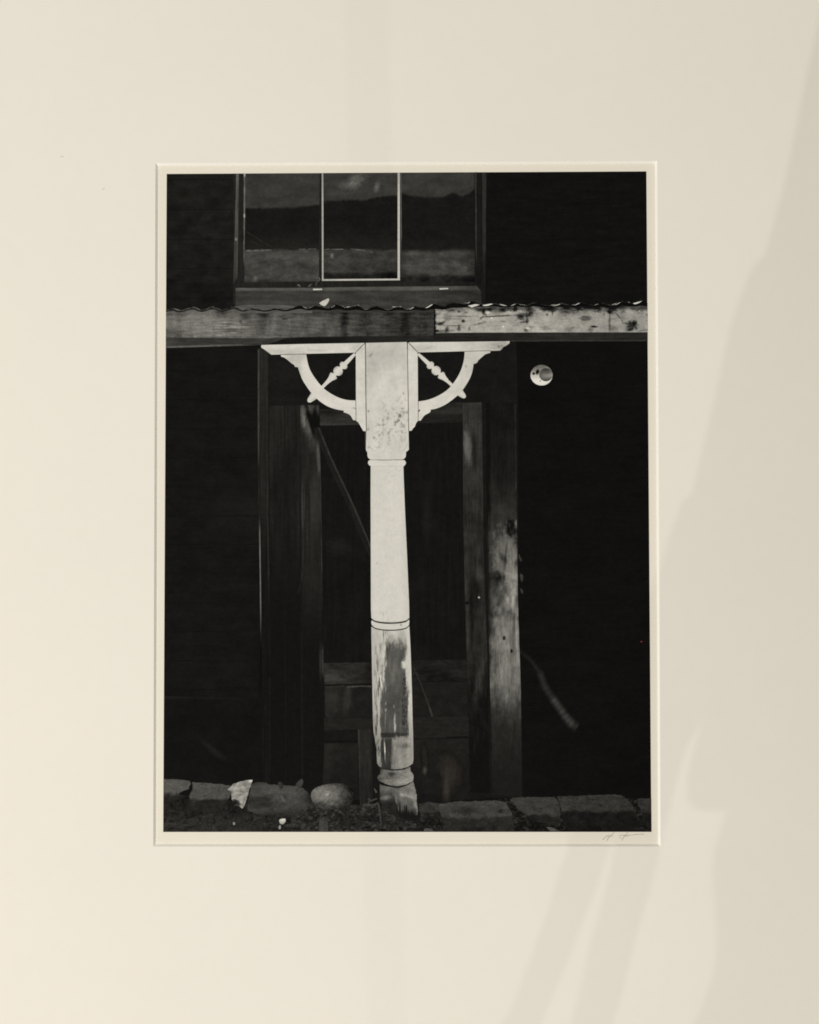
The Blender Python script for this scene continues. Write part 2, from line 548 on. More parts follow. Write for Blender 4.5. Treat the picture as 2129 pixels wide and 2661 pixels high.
def t_beam_l(c):
    b = grain(c, 92, 20, 36, 7, 100) + c.nz(22, 60, 101, detail=3) * 14 + c.nz(4, 3, 109) * 11
    b = b - 26 * c.right(700, 980, 840) - 8 * c.right(960, 1060, 840)
    b = b + 34 * c.blob(590, 855, 70, 22, -6, .9) * c.step(c.noise(46, 3.4, 102, detail=2, dist=.6), .44, .62)
    b = b + 26 * c.blob(505, 838, 70, 36, 0, .9) - 20 * c.blob(452, 865, 30, 14, 0, .9)
    b = b + 30 * c.down(858, 872, warp=5, ws=(30, 10)) * c.step(c.noise(26, 5, 103, detail=3), .5, .7) * c.right(800, 700, 860)
    for x, wd, am, bot in ((471, 12, 26, 835), (577, 14, 30, 822), (636, 12, 26, 830), (689, 15, 44, 840), (736, 8, 10, 820), (808, 60, 22, 818), (897, 10, 38, 870), (955, 12, 20, 850), (1012, 8, 12, 850), (1056, 12, 30, 880), (1100, 9, 12, 840)):
        b = b - am * c.blob(x, 806, wd, bot - 806, 0, .8, warp=.25)
    b = b - 34 * c.blob(740, 829, 7, 2.6, 0, .6) - 30 * c.blob(626, 836, 4, 4, 0, .6) - 10 * c.down(824, 806)
    return c.math('MAXIMUM', b, 22.0)


beam = poly('roof_beam', [(ex_l(800), 806), (900, 800), (1129.5, 798), (1128.5, 876), (800, 877), (690, 880), (ex_l(877), 878)], 4, ink('ink_beam_l', t_beam_l), PR, 'weathered bare wooden beam under the corrugated roof')


def t_beam_r(c):
    b = 168 + c.nz(30, 20, 110, detail=5) * 15 + c.nz(7, 4, 111, detail=4) * 12 + c.nz(90, 60, 112) * 8 - 34 * c.step(c.noise(30, 4, 114, detail=5, rough=.7), .56, .68) - 24 * c.step(c.noise(7, 6, 115, detail=4, rough=.7), .58, .68)
    b = b - 16 * c.right(1400, 1480, 830) + 10 * c.blob(1440, 850, 60, 22, 0, .9)
    b = b - 86 * c.down(818, 797, warp=13, ws=(26, 14), seed=113)
    d = lambda bb, x, y, ax, ay, an, am, so=.75, wp=.5: bb - am * .9 * c.blob(x, y, ax, ay, an, so, warp=wp)
    for a in ((1163, 825, 9, 8, 0, 46), (1204, 834.5, 4.5, 4, 0, 110, .4, .2), (1192, 810, 3, 3, 0, 80), (1140, 841, 12, 4, 8, 85), (1150, 839, 10, 3, -25, 85), (1131, 830, 3, 20, 0, 50), (1134, 860, 6, 3, 0, 80), (1162, 855, 4, 7, 15, 95), (1150, 861, 26, 4, -4, 75), (1193, 856, 4.5, 4.5, 0, 90), (1193, 848, 2.5, 5, 0, 80), (1181, 846.5, 22, 1.6, 1, 70), (1202, 822, 30, 1.5, 0, 60), (1185, 829, 20, 1.3, 0, 40), (1246, 841, 15, 2.3, -12, 66), (1220, 854, 3, 5, 0, 60), (1257, 810, 4, 7, 10, 120, .4), (1252, 826, 7, 2, -40, 80), (1262, 818, 3, 6, -20, 60), (1297, 821.5, 38, 1.7, -3, 105, .5, .3), (1291, 805, 40, 5, 0, 86), (1340, 803, 5, 6, 0, 100), (1359, 819, 16, 5, 0, 112), (1353, 826, 9, 5, 20, 98), (1370, 832, 3.4, 9, 0, 88), (1362, 837, 10, 3, -8, 76), (1307, 835, 6, 2, 0, 40), (1367, 858, 5, 4, 0, 90), (1378, 850, 10, 3, 0, 46), (1378, 812, 8, 14, 0, 60), (1422, 818, 3, 3, 0, 90), (1436, 815, 2, 5, 0, 70), (1430, 800, 26, 9, 0, 66), (1485, 803, 22, 7, 0, 60), (1465, 812, 12, 8, 0, 40), (1522, 827, 15, 6.5, 0, 62, .35, .2), (1544, 849, 8.5, 2.6, 3, 125, .4, .3), (1536, 856, 6, 7, 0, 50), (1584, 811, 5, 4, 0, 90), (1584.5, 836, 2.6, 24, 0, 62), (1592, 852, 12, 7, 0, 40), (1606, 820, 9, 1.4, 50, 80), (1617, 835, 7, 1.4, 70, 70), (1625, 840, 4, 3, 0, 50), (1642, 846, 13, 12, 0, 112, .45, .5), (1650, 838, 5, 7, 0, 70), (1634, 858, 8, 3, 0, 60), (1683, 818, 2.4, 4, 0, 80), (1480, 856, 10, 6, 0, 36), (1417, 853, 12, 6, 0, 30), (1570, 816, 2, 3, 0, 60), (1675, 858, 14, 2, -8, 40), (1545, 800, 50, 8, 0, 64), (1600, 799, 16, 8, 0, 60)):
        b = d(b, *a)
    for x, y, r in ((1508, 809, 2.8), (1662, 808, 2.4), (1308, 849, 3), (1371, 853, 4.6), (1268, 811, 5), (1278, 826, 2.5)):
        b = b + 55 * c.blob(x, y, r, r * .8, 0, .7)
    b = b - 130 * c.right(1134, 1129, 840, warp=5, ws=(6, 9))
    return c.math('MAXIMUM', b, 24.0)


poly('painted_board', [(1129, 796), (1400, 795), (ex_r(790), 793), (ex_r(864), 863.6), (1400, 864), (1200, 864.6), (1129, 866)], 6, ink('ink_beam_r', t_beam_r), beam, 'length of the beam still covered in chipped white paint')
M_TRIM = ink('ink_trim', lambda c: grain(c, 56, 9, 50, 5, 120) + c.nz(60, 40, 121) * 7 - 18 * c.right(680, 900, 890) + 7 * c.right(1290, 1420, 880) - 6 * c.right(1500, 1650, 880) + 9 * c.right(470, 430, 890))
trim = poly('beam_trim', [(ex_l(877), 877.5), (690, 879), (800, 875), (1128, 872), (1135, 862.5), (1160, 865), (1300, 864.5), (ex_r(863), 863.2), (ex_r(886), 886.5), (1400, 886.5), (1058, 889), (948, 891.3), (680, 897), (560, 899.5), (ex_l(904), 904)], 5, M_TRIM, beam)
poly('lit_edge', [(ex_l(899), 900), (560, 896), (690, 893), (690, 897), (560, 900.5), (ex_l(904), 904.6)], 7, ink('ink_lit', lambda c: 92 + c.nz(20, 5, 122) * 16 - 40 * c.right(560, 690, 898)), beam)
poly('lit_edge', [(1330, 885), (1500, 884.4), (ex_r(884), 884), (ex_r(887), 886.6), (1330, 887.4)], 7, ink('ink_lit2', lambda c: 56 + c.nz(20, 5, 123) * 10), beam)
poly('shadow_gap', curve([(690, 897), (715, 889), (745, 880), (800, 877.5), (940, 876.5), (1030, 877)], 4) + [(1060, 888.5), (948, 891), (800, 893.5)], 6, ink('ink_gap', lambda c: 24 + 14 * c.right(830, 1000, 885) + c.nz(30, 6, 124) * 3), beam)
poly('end_gap', stroke([(1129, 803), (1129.5, 840), (1129, 872)], 3.2), 7, ink('ink_black', lambda c: 18), beam)

# ------------------------------------------------------------------ 4  edge of the corrugated roof
top = [(ex_l(806), 806), (449, 802.6), (469, 807), (500, 799), (525, 806), (554, 797.7), (578, 805), (607.5, 797.7), (632, 805), (654, 800), (690, 805), (717, 800), (745, 804), (780, 793), (803, 799.5), (822, 793), (853.6, 799.5), (878, 789.5), (901, 799), (929, 793), (951, 803.5), (979, 794), (1007, 804.5), (1026, 798), (1046, 798), (1059, 804.5), (1079, 795), (1102, 799.5), (1127.5, 788), (1154, 796), (1172, 787.5), (1197, 787), (1208, 789), (1225, 782.5), (1248, 789), (1284, 788), (1317, 795.6), (1342, 788), (1368, 794), (1388, 786.5), (1430, 794), (1458, 788), (1486, 793.5), (1510, 785), (1543, 793), (1565.5, 788), (1591.5, 792.5), (1617, 783), (1645, 788), (1667, 783), (ex_r(788), 788)]
tc_ = curve(top, 5)
bot = []
for i, (x, y) in enumerate(tc_):
    f = min(1.0, max(0.0, (x - 700) / 120.0))
    g = min(1.0, max(0.0, (x - 1130) / 120.0))
    base = (807.5 * f + (y * .55 + 809.5 * .45 + 1.5) * (1 - f))
    bot.append((x, max(y + 3.2, (base - 6.5 * g) + (y - 800) * .35)))
roof = poly('corrugated_roof', tc_ + bot[::-1], 7, ink('ink_roof', lambda c: 15 + c.nz(20, 6, 130) * 4 + 20 * c.right(700, 600, 805)), PR, 'wavy edge of the corrugated iron roof')
M_DIM = ink('ink_dim', lambda c: 118 + c.nz(9, 9, 131) * 30)
M_GL = ink('ink_glint', lambda c: 214 + c.nz(9, 9, 132) * 14)
for i0 in range(0, len(tc_) - 12, 12):
    poly('ridge_line', stroke([(x, y + .8) for x, y in tc_[i0:i0 + 13]], 2.0, n=1), 8, ink('ink_ridge', lambda c: 74 + c.nz(16, 9, 133) * 46 - 30 * c.right(1000, 1130, 800)), roof)
for p in ([(437, 805), (449, 803.3), (462, 805.5), (470, 807)], [(488, 803.5), (500, 799.8), (512, 802), (522, 806)], [(540, 801.5), (554, 798.5), (566, 803)], [(592, 802), (607.5, 798.5), (620, 802)], [(640, 805), (650, 802), (657, 799.5)], [(868, 793.5), (878, 790.3), (888, 795)], [(786, 796), (795, 800), (804, 800.5)]):
    poly('ridge_glint', stroke(p, 3.0, taper=True), 8, M_DIM, roof)
for a, b, w in (((894, 799), (913, 797), 3.6), ((856, 800), (874, 791.5), 3.4), ((1020, 797.5), (1044, 797), 2.6), ((1059, 804.5), (1079, 795.5), 5.0), ((1103, 800), (1127, 789), 6.0), ((1208, 788.6), (1225, 783), 4.2), ((1254, 793.5), (1285, 788.2), 6.4), ((1299, 790.5), (1317, 795), 2.6), ((1325, 794.5), (1342, 789), 3.2), ((1347, 789), (1368, 794.3), 3.6), ((1431, 793.8), (1461, 788), 6.2), ((1485, 794), (1511, 785.2), 4.6), ((1544, 793.2), (1566, 788), 2.8), ((1591, 792.4), (1617, 783), 5.6), ((1645, 788.8), (1668, 782.6), 6.4), ((929, 793), (934, 794), 2), ((1633, 785), (1640, 788), 1.6)):
    poly('ridge_glint', wedge(a, b, w * .68), 8, M_GL, roof)
poly('ridge_glint', B3((665, 200), (715, 190), (775, 176), (845, 184), (815, 196), (765, 210), (725, 226), (708, 212)), 8, M_GL, roof)

# ------------------------------------------------------------------ 5  dark porch: header, door, planks
def t_header(c): return 25 + c.nz(40, 30, 140, detail=4) * 3.5 + 5 * c.blob(745, 965, 40, 30, 0, .9)


door = poly('doorway', [(697, 900), (1342, 887), (1346, 1046), (1350, 2070), (1090, 2085), (700, 2070)], 3, ink('ink_header', t_header), PR, 'boarded doorway in deep shade behind the porch post')
poly('door_casing', [(673, 905), (697, 904), (700, 2050), (684, 2050), (680, 1800)], 4, ink('ink_casing2', lambda c: 34 + c.nz(4, 130, 141) * 6 - 12 * c.down(1300, 1500) + 6 * c.down(1100, 920)), door)
poly('casing_edge', stroke([(672.5, 908), (672.5, 1200), (675.5, 1400), (677.5, 1560), (679, 1790)], 4.4, 2.6), 5, ink('ink_edge', lambda c: 62 + c.nz(4, 40, 142) * 14 - 26 * c.down(1150, 1230) + 62 * c.down(1340, 1390) - 92 * c.down(1560, 1720)), door)
poly('casing_edge', stroke([(695, 1030), (696, 1280), (698, 1500), (701, 1760)], 4.0, 3), 5, ink('ink_edge2', lambda c: 40 + c.nz(4, 60, 143) * 8 - 18 * c.down(1450, 1640)), door)


def t_plank(c):
    k = 1 - .85 * c.down(1250, 1600)
    return 30 + c.nz(7, 150, 144, detail=4) * 8 * k + c.nz(34, 160, 145) * 6 * k - 10 * c.down(1300, 1640) + 6 * c.blob(725, 1120, 24, 80, 0, .9) + 3 * c.down(1100, 1060)


M_PLANK = ink('ink_plank', t_plank)
xs = [(700, 738), (740, 779)]
for a, b in xs:
    poly('door_plank', [(a, 1054), (b, 1053.5), (b + 3, 2040), (a + 4, 2040)], 4, M_PLANK, door)


def t_jamb_l(c):
    b = 35 + c.nz(6, 120, 150, detail=4) * 9 * (1 - .8 * c.down(1350, 1650)) - 14 * c.down(1480, 1700)
    b = b + 54 * c.blob(787, 1080, 6, 32, -3, .7, warp=.3) + 40 * c.blob(799, 1108, 8, 22, -10, .8, warp=.3) + 36 * c.blob(806, 1062, 12, 12, 0, .8, warp=.4) + 34 * c.blob(829, 1196, 5, 36, -5, .7, warp=.2)
    b = b + 22 * c.blob(815, 1145, 12, 30, -12, .9, warp=.3) + 24 * c.blob(827, 1064, 4, 14, 0, .8)
    b = b - 34 * c.blob(806, 1090, 5, 46, -14, .5, warp=.3) - 30 * c.blob(822, 1100, 9, 34, -10, .6, warp=.3)
    b = b + 26 * c.blob(788, 1320, 4, 50, 0, .9, warp=.3) + 14 * c.blob(820, 1290, 14, 70, 0, .9) + 26 * c.blob(834, 1720, 4, 36, 0, .9)
    return c.math('MAXIMUM', b, 17)


jamb = poly('door_jamb', [(780, 1053), (830, 1052), (834, 1250), (836, 1400), (843, 2050), (790, 2050), (786, 1560)], 5, ink('ink_jamb_l', t_jamb_l), door, 'left jamb of the doorway with pale worn streaks')
poly('jamb_edge', stroke([(833, 1240), (835.5, 1400), (838, 1560), (840, 1760)], 2.6), 6, ink('ink_edge3', lambda c: 48 + c.nz(4, 50, 151) * 12 - 22 * c.down(1430, 1600) + 30 * c.blob(838, 1720, 6, 40)), door)
poly('jamb_edge', stroke([(788, 1270), (789, 1420), (784, 1500), (772, 1560)], 3.2, 2), 6, ink('ink_edge4', lambda c: 44 + c.nz(5, 50, 152) * 10 - 16 * c.down(1480, 1560)), door)
poly('door_rail', [(832, 1064), (932, 1062), (940, 1104), (832, 1106)], 5, ink('ink_rail', lambda c: 46 + c.nz(40, 8, 153) * 8 - 16 * c.blob(850, 1072, 30, 8, 0, .9) + 12 * c.down(1096, 1104)), door)
poly('door_rail', [(1086, 1050), (1203, 1046), (1202, 1098), (1070, 1100)], 5, ink('ink_rail2', lambda c: 44 + c.nz(40, 9, 154) * 8 - 12 * c.down(1072, 1082) - 6 * c.blob(1150, 1052, 40, 5, 0, .9)), door)


def t_panel(c): return 22 + c.nz(9, 160, 155, detail=3) * 3 + c.nz(60, 60, 156) * 2.5 + 9 * c.blob(880, 1420, 26, 16, 0, .9, warp=.4) + 7 * c.blob(1110, 1340, 12, 70, 0, .9)


panel = poly('door_panel', [(833, 1106), (1202, 1098), (1208, 1400), (1214, 1722), (840, 1724), (836, 1400)], 5, ink('ink_panel', t_panel), door)
poly('leaning_lath', stroke([(822, 1112), (855, 1195), (908, 1308), (945, 1395), (966, 1440)], 14, 16), 6, ink('ink_lath_d', lambda c: 30 + c.nz(5, 20, 157) * 5), door)
poly('lath_edge', stroke([(829, 1112), (862, 1193), (914, 1304), (952, 1393), (968, 1432)], 4.6), 7, ink('ink_lath', lambda c: 50 + c.nz(8, 14, 158) * 11), door)


def t_jamb_r(c):
    b = 50 + c.nz(5, 60, 160, detail=5) * 9 + c.nz(18, 40, 161, detail=4) * 9
    b = b + 42 * c.blob(1215, 1160, 10, 42, -6, .6, warp=.3) + 12 * c.blob(1228, 1110, 12, 16, 0, .9, warp=.4) - 12 * c.blob(1232, 1168, 9, 50, 0, .8, warp=.3)
    b = b - 8 * c.down(1240, 1300) + 12 * c.blob(1210, 1395, 5, 22, 0, .9, warp=.3)+ 16 * c.blob(1244, 1490, 12, 18, 0, .9, warp=.4) + 12 * c.blob(1212, 1520, 7, 50, 0, .9, warp=.3)
    b = b - 16 * c.blob(1232, 1545, 14, 48, 0, .8, warp=.3) - 12 * c.blob(1227, 1640, 5, 80, 0, .8, warp=.3) + 8 * c.blob(1212, 1650, 8, 60, 0, .8)
    b = b - 20 * c.down(1680, 1830, warp=20) - 8 * c.down(1880, 2000) + 22 * c.blob(1244, 1775, 8, 44, 8, .8, warp=.4)
    b = b - 40 * c.blob(1214, 1567, 4, 4, 0, .5)
    return c.math('MAXIMUM', b, 19)


jr = poly('door_jamb', [(1203, 1047), (1252, 1045.5), (1256, 1300), (1257, 1440), (1262, 1560), (1268, 1720), (1272, 2060), (1224, 2060), (1214, 1740), (1208, 1540), (1204, 1330)], 6, ink('ink_jamb_r', t_jamb_r), door, 'narrow weathered jamb right of the doorway')
poly('nail_head', ellipse(1245, 1552.6, 3.0, 2.4, 12, 30), 7, ink('ink_nail', lambda c: 160), door)


def t_post_r(c):
    b = 25 + c.nz(5, 70, 170, detail=5) * 5 + c.nz(26, 60, 171, detail=4) * 5
    b = b + 12 * c.down(1150, 1330, warp=30) + 18 * c.down(1250, 1420, warp=24)
    lit = 106 + c.nz(4.5, 46, 172, detail=5, rough=.65) * 20 + c.nz(20, 26, 173, detail=4) * 15
    m1 = c.blob(1316, 1450, 34, 66, -4, .35, warp=.5, ws=(14, 26))
    m2 = c.blob(1322, 1740, 48, 200, 0, .42, warp=.4, ws=(16, 40))
    b = c.over(b, lit - 8, m1)
    b = c.over(b, lit + 12, m2)
    b = b + 24 * c.blob(1336, 1540, 14, 40, 0, .9, warp=.3) + 34 * c.blob(1326, 1500, 16, 60, 0, .9, warp=.4)
    b = b - 26 * c.blob(1315, 1440, 3, 60, 5, .6, warp=.5) - 42 * c.blob(1308, 1450, 6, 12, -30, .7, warp=.5) - 34 * c.blob(1300, 1505, 20, 14, 20, .8, warp=.5) - 22 * c.blob(1316, 1535, 6, 14, 0, .8, warp=.5)
    b = b - 40 * c.blob(1328, 1372, 12, 18, 0, .7, warp=.4) + 56 * c.blob(1341, 1362, 3.5, 11, 0, .5, warp=.3)
    b = b - 26 * c.blob(1290, 1598, 14, 8, 0, .9, warp=.5) - 28 * c.blob(1285, 1710, 16, 24, 0, .9, warp=.5) - 18 * c.blob(1330, 1700, 4, 60, 0, .7, warp=.4) - 22 * c.blob(1336, 1640, 2.2, 60, 1, .7, warp=.4)
    b = b + 26 * c.blob(1294, 1806, 6, 9, 20, .8, warp=.3)
    b = c.over(b, 40 + c.nz(6, 40, 176, detail=4) * 7, c.down(1745, 1900, warp=26, ws=(10, 40)))
    b = c.over(b, 27, c.down(1880, 2040) * .8)
    b = b - 30 * c.right(1279, 1266, 1600, warp=5, ws=(8, 40)) - 95 * c.blob(1310.5, 1658, 4, 5.5, 0, .4, warp=.3) - 85 * c.blob(1329.5, 1692, 2.6, 5, 0, .5, warp=.2) + 16 * c.blob(1344, 1650, 3, 60, 0, .8)
    return c.math('MAXIMUM', b, 19)


pr_ = poly('side_post', [(1263, 1046), (1341, 1046), (1342, 1200), (1343.5, 1360), (1346, 1560), (1350, 1680), (1354, 1800), (1358, 2070), (1280, 2066), (1272, 1700), (1266, 1420)], 6, ink('ink_post_r', t_post_r), door, 'grey weathered post right of the doorway, palest in its lower half')
poly('post_edge', stroke([(1339, 1050), (1340.5, 1200), (1342, 1330)], 4, 3.4), 7, ink('ink_edge5', lambda c: 38 + c.nz(4, 30, 174) * 8 + 10 * c.blob(1341, 1265, 4, 10, 0, .9)), door)
for p in (C8((1062, 750), (1085, 780), (1105, 830), (1132, 872), (1090, 880), (1072, 830)), C8((1090, 1075), (1142, 1110), (1136, 1190), (1112, 1228), (1098, 1180), (1085, 1120)), C8((1088, 1325), (1112, 1330), (1142, 1372), (1136, 1420), (1108, 1398))):
    poly('peeling_flake', p, 7, ink('ink_flake', lambda c: 58 + c.nz(5, 5, 175) * 10), door)

# lower part of the door
M_LR = ink('ink_lrail', lambda c: 41 + c.nz(26, 10, 180, detail=4) * 9 + 18 * c.blob(860, 1762, 34, 14, 0, .9, warp=.4) + 14 * c.blob(1196, 1752, 20, 10, 0, .9, warp=.4) - 10 * c.right(930, 966, 1750) - 7 * c.down(1725, 1760) * c.right(1080, 1120, 1750))
poly('door_rail', [(841, 1723), (968, 1721), (968, 1776), (844, 1779)], 6, M_LR, door)
poly('door_rail', [(1068, 1716), (1214, 1714), (1215, 1770), (1068, 1773)], 6, M_LR, door)
M_LP = ink('ink_lpanel', lambda c: 30 + c.nz(30, 22, 181, detail=4) * 5 + 16 * c.blob(860, 1820, 22, 40, 0, .8, warp=.3) + 17 * c.blob(903, 1815, 10, 38, 8, .7, warp=.3))
poly('lower_panel', [(844, 1782), (968, 1779), (970, 1864), (846, 1866)], 6, M_LP, door)
poly('lower_panel', [(1070, 1774), (1215, 1772), (1216, 1860), (1072, 1864)], 6, M_LP, door)
poly('panel_edge', stroke([(902, 1786), (935, 1783), (967, 1784)], 4.4, 3.4), 7, ink('ink_pe', lambda c: 62 + c.nz(8, 8, 182) * 14), door)
poly('panel_edge', stroke([(846, 1785), (868, 1785), (894, 1782)], 3, 2), 7, ink('ink_pe2', lambda c: 48 + c.nz(8, 8, 183) * 10), door)
poly('shadow_gap', stroke([(842, 1781), (890, 1779.5), (968, 1778)], 3.2), 8, ink('ink_black', lambda c: 18), door)
M_KR = ink('ink_krail', lambda c: 34 + c.nz(26, 10, 184, detail=4) * 5)
poly('door_rail', [(842, 1867), (971, 1865), (973, 1895), (844, 1897)], 6, M_KR, door)
poly('door_rail', [(1072, 1864), (1218, 1861), (1220, 1915), (1073, 1918)], 6, M_KR, door)
M_KP = ink('ink_kpanel', lambda c: 32 + c.nz(30, 24, 185, detail=4) * 5 + 8 * c.blob(852, 1960, 12, 60, 5, .9) - 4 * c.down(1960, 2010))
poly('kick_panel', [(844, 1932), (930, 1931), (930, 2045), (838, 2050)], 6, M_KP, door)
poly('kick_panel', [(1074, 1922), (1218, 1919), (1220, 2075), (1076, 2060)], 6, M_KP, door)
poly('shadow_gap', stroke([(846, 1928), (890, 1926.5), (930, 1927)], 3.0), 7, ink('ink_black', lambda c: 18), door)
poly('shadow_gap', stroke([(1160, 1916), (1190, 1915), (1216, 1914)], 2.6), 7, ink('ink_black', lambda c: 18), door)
poly('wooden_stake', [(930.5, 1896), (968, 1895), (972, 2090), (936, 2100)], 8, ink('ink_stake', lambda c: 41 + c.nz(5, 50, 186, detail=4) * 7 + 14 * c.right(938, 931, 1950) - 12 * c.right(960, 972, 1950) - 6 * c.down(1980, 2060)), door, 'short upright stake left of the foot of the post')
poly('twine', stroke([(1074, 1732), (1090, 1768), (1108, 1815), (1124, 1862)], 3, 5), 7, ink('ink_twine', lambda c: 44 + c.nz(6, 8, 187) * 9 + 12 * c.blob(1121, 1850, 8, 14)), door)


def t_red_glare(c):
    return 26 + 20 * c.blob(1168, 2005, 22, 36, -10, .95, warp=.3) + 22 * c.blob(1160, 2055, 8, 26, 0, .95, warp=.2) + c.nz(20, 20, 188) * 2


poly('painted_red_glare', smooth([(1146, 1950), (1180, 1955), (1212, 2010), (1190, 2050), (1172, 2082), (1146, 2084), (1150, 2030), (1138, 1990)]), 8, ink('ink_red_glare', t_red_glare, (1.06, 0.95, 0.85)), door)  # reddish reflection of the room, painted as print tone
poly('painted_red_glare', smooth([(1100, 1925), (1112, 1950), (1116, 2000), (1108, 2016), (1096, 2005), (1092, 1960)]), 8, ink('ink_red_glare2', lambda c: 25 + 12 * c.blob(1104, 1965, 6, 30, -6, .95, warp=.3) + 40 * c.blob(1104, 2003, 5, 9, 0, .9), (1.06, 0.95, 0.87)), door)
glare = curve([(1350, 1692), (1379, 1716), (1403, 1749), (1415.5, 1781.5), (1436, 1814), (1456, 1842), (1480.5, 1874.8), (1500, 1891)], 9)  # beaded pale reflection in the glass, put into the print colour
def t_glare(c):
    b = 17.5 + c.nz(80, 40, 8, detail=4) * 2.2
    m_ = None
    L = len(glare)
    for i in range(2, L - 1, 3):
        (x, y), (x2, y2) = glare[i], glare[min(i + 3, L - 1)]
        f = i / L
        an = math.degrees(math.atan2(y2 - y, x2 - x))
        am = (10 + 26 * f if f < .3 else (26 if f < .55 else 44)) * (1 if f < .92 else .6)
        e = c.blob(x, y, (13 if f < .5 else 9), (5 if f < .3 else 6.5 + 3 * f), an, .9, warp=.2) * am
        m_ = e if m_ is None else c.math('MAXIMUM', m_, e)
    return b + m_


poly('painted_glare', stroke(glare[::3], 24, 40, n=3), 3, ink('ink_glare', t_glare, (1.03, 0.975, 0.93)), PR, 'faint pale room reflection painted across the dark wall at lower right')
poly('red_speck', ellipse(1667, 1667.5, 2.6, 1.4, 8), 4, ink('ink_red', lambda c: 150, (1.0, 0.12, 0.2)), PR)  # tiny red reflection painted onto the print

# ------------------------------------------------------------------ 6  the post with its brackets
def t_white(k, base=208, mot=8):
    def f(c):
        return base + c.nz(50, 60, 200 + k, detail=4) * mot * .8 + c.nz(10, 16, 210 + k, detail=4) * mot * .55
    return f


def t_block(c):
    b = 208 + c.nz(40, 60, 220, detail=5) * 11 + c.nz(7, 10, 221, detail=4) * 5
    b = b - 20 * c.blob(1020, 925, 60, 50, 10, .9, warp=.4) - 12 * c.blob(965, 950, 14, 60, 0, .9)
    speck = c.step(c.noise(8, 11, 222, detail=4, rough=.7), .52, .64)
    b = b - 64 * speck * c.blob(1042, 1092, 22, 54, 4, .8, warp=.3) - 40 * speck * c.blob(1003, 1095, 20, 45, 0, .8, warp=.3) - 30 * speck * c.blob(990, 1140, 20, 40, 0, .8, warp=.3)
    for x, y, r, am in ((1040, 1081, 4, 70), (1050, 1072, 3, 50), (1048, 1107, 4, 46), (1028, 1098, 4, 40), (958, 1069, 2.4, 60), (957, 1116, 2.4, 50), (1049, 1023, 2.2, 46), (962, 924, 3, 30), (967, 920, 2, 30), (972, 1138, 2.5, 40), (1008, 1087, 4, 36), (1010, 1127, 3, 30), (958, 1163, 2.4, 40), (986, 1131, 3, 40), (1014, 1121, 2, 40)):
        b = b - am * c.blob(x, y, r, r * 1.25, 15, .7, warp=.4)
    b = b - 26 * c.blob(951, 1000, 3, 90, 0, .7)
    return b


post = poly('porch_post', C7((330, 1240), (400, 1262), (560, 1292), (700, 1300), (935, 1190), (965, 1300), (990, 1400), (1005, 1580), (1020, 1780), (960, 1900), (860, 1890), (700, 1845), (560, 1790), (420, 1700), (330, 1560)), 8,
            ink('ink_foot', lambda c: 60 + 34 * c.down(2066, 2046, warp=4) + c.nz(16, 24, 230, detail=4) * 10 + 46 * c.blob(1003, 2073, 14, 5, -8, .7, warp=.35) + 22 * c.blob(1004, 2056, 12, 10, 0, .9) - 22 * c.down(2076, 2088, warp=4) - 8 * c.down(2100, 2125)), PR, 'white turned wooden porch post, paint worn off its lower half')
def t_foot(c):
    b = 112 - 22 * c.right(1046, 1018, 2055) + c.nz(12, 12, 231, detail=5) * 22 + c.nz(5, 6, 233, detail=4) * 15 + 18 * c.right(1055, 1075, 2060)
    inner = c.blob(1056, 2112, 26, 42, -4, .22, warp=.22, ws=(10, 14))
    b = c.over(b, 92 + c.nz(8, 16, 234, detail=4) * 14, inner)
    b = b + 34 * c.blob(1054, 2067, 15, 3.6, 12, .7, warp=.3) - 34 * c.blob(1036, 2086, 5, 8, 0, .8, warp=.4)
    st = c.step(c.noise(3.8, 90, 232, detail=1), .46, .6)
    b = b - 62 * st * c.down(2088, 2098, warp=6) * c.right(1066, 1058, 2100)
    b = b - 96 * c.down(2096, 2126, warp=7, ws=(5, 20))
    return c.math('MAXIMUM', b, 26)


poly('foot_face', rough(C7((545, 1348), (600, 1326), (700, 1304), (820, 1260), (935, 1192), (962, 1290), (985, 1400), (1003, 1580), (1018, 1776), (960, 1880), (820, 1862), (690, 1815), (640, 1750), (622, 1560), (566, 1420)), 4, 1.8, 9), 8.5, ink('ink_footface', t_foot), post)
arcd = lambda x0, x1, y0, dip, n=12, tilt=0: [(x0 + (x1 - x0) * k / n, y0 + tilt * k / n + dip * (1 - (2 * k / n - 1) ** 2) ** .5) for k in range(n + 1)]


def t_ring(c): return 118 + c.nz(9, 7, 238, detail=4) * 12 + c.nz(22, 10, 235, detail=4) * 16 + c.nz(5, 5, 236, detail=3) * 10 + 20 * c.right(1030, 1070, 2030) - 40 * c.right(1004, 984, 2030) - 44 * c.blob(1018, 2011, 8, 4, 0, .8, warp=.3) + 16 * c.blob(1040, 2030, 26, 8, 0, .9) - 30 * c.down(2004, 1998) - 26 * c.blob(1018, 2018, 14, 12, 0, .9)


poly('base_ring', C7((328, 945), (470, 975), (600, 985), (760, 975), (880, 920), (885, 1005), (915, 1030), (938, 1075), (940, 1120), (930, 1178), (870, 1218), (800, 1243), (640, 1272), (540, 1262), (450, 1236), (310, 1175), (285, 1120), (300, 1080), (332, 1055), (338, 1000)), 9, ink('ink_ring', t_ring), post)
poly('ring_groove', C7((585, 1290), (640, 1274), (800, 1246), (930, 1180), (930, 1192), (800, 1268), (680, 1304), (600, 1304)), 10, ink('ink_groove', lambda c: 40 + c.nz(8, 8, 237) * 8), post)


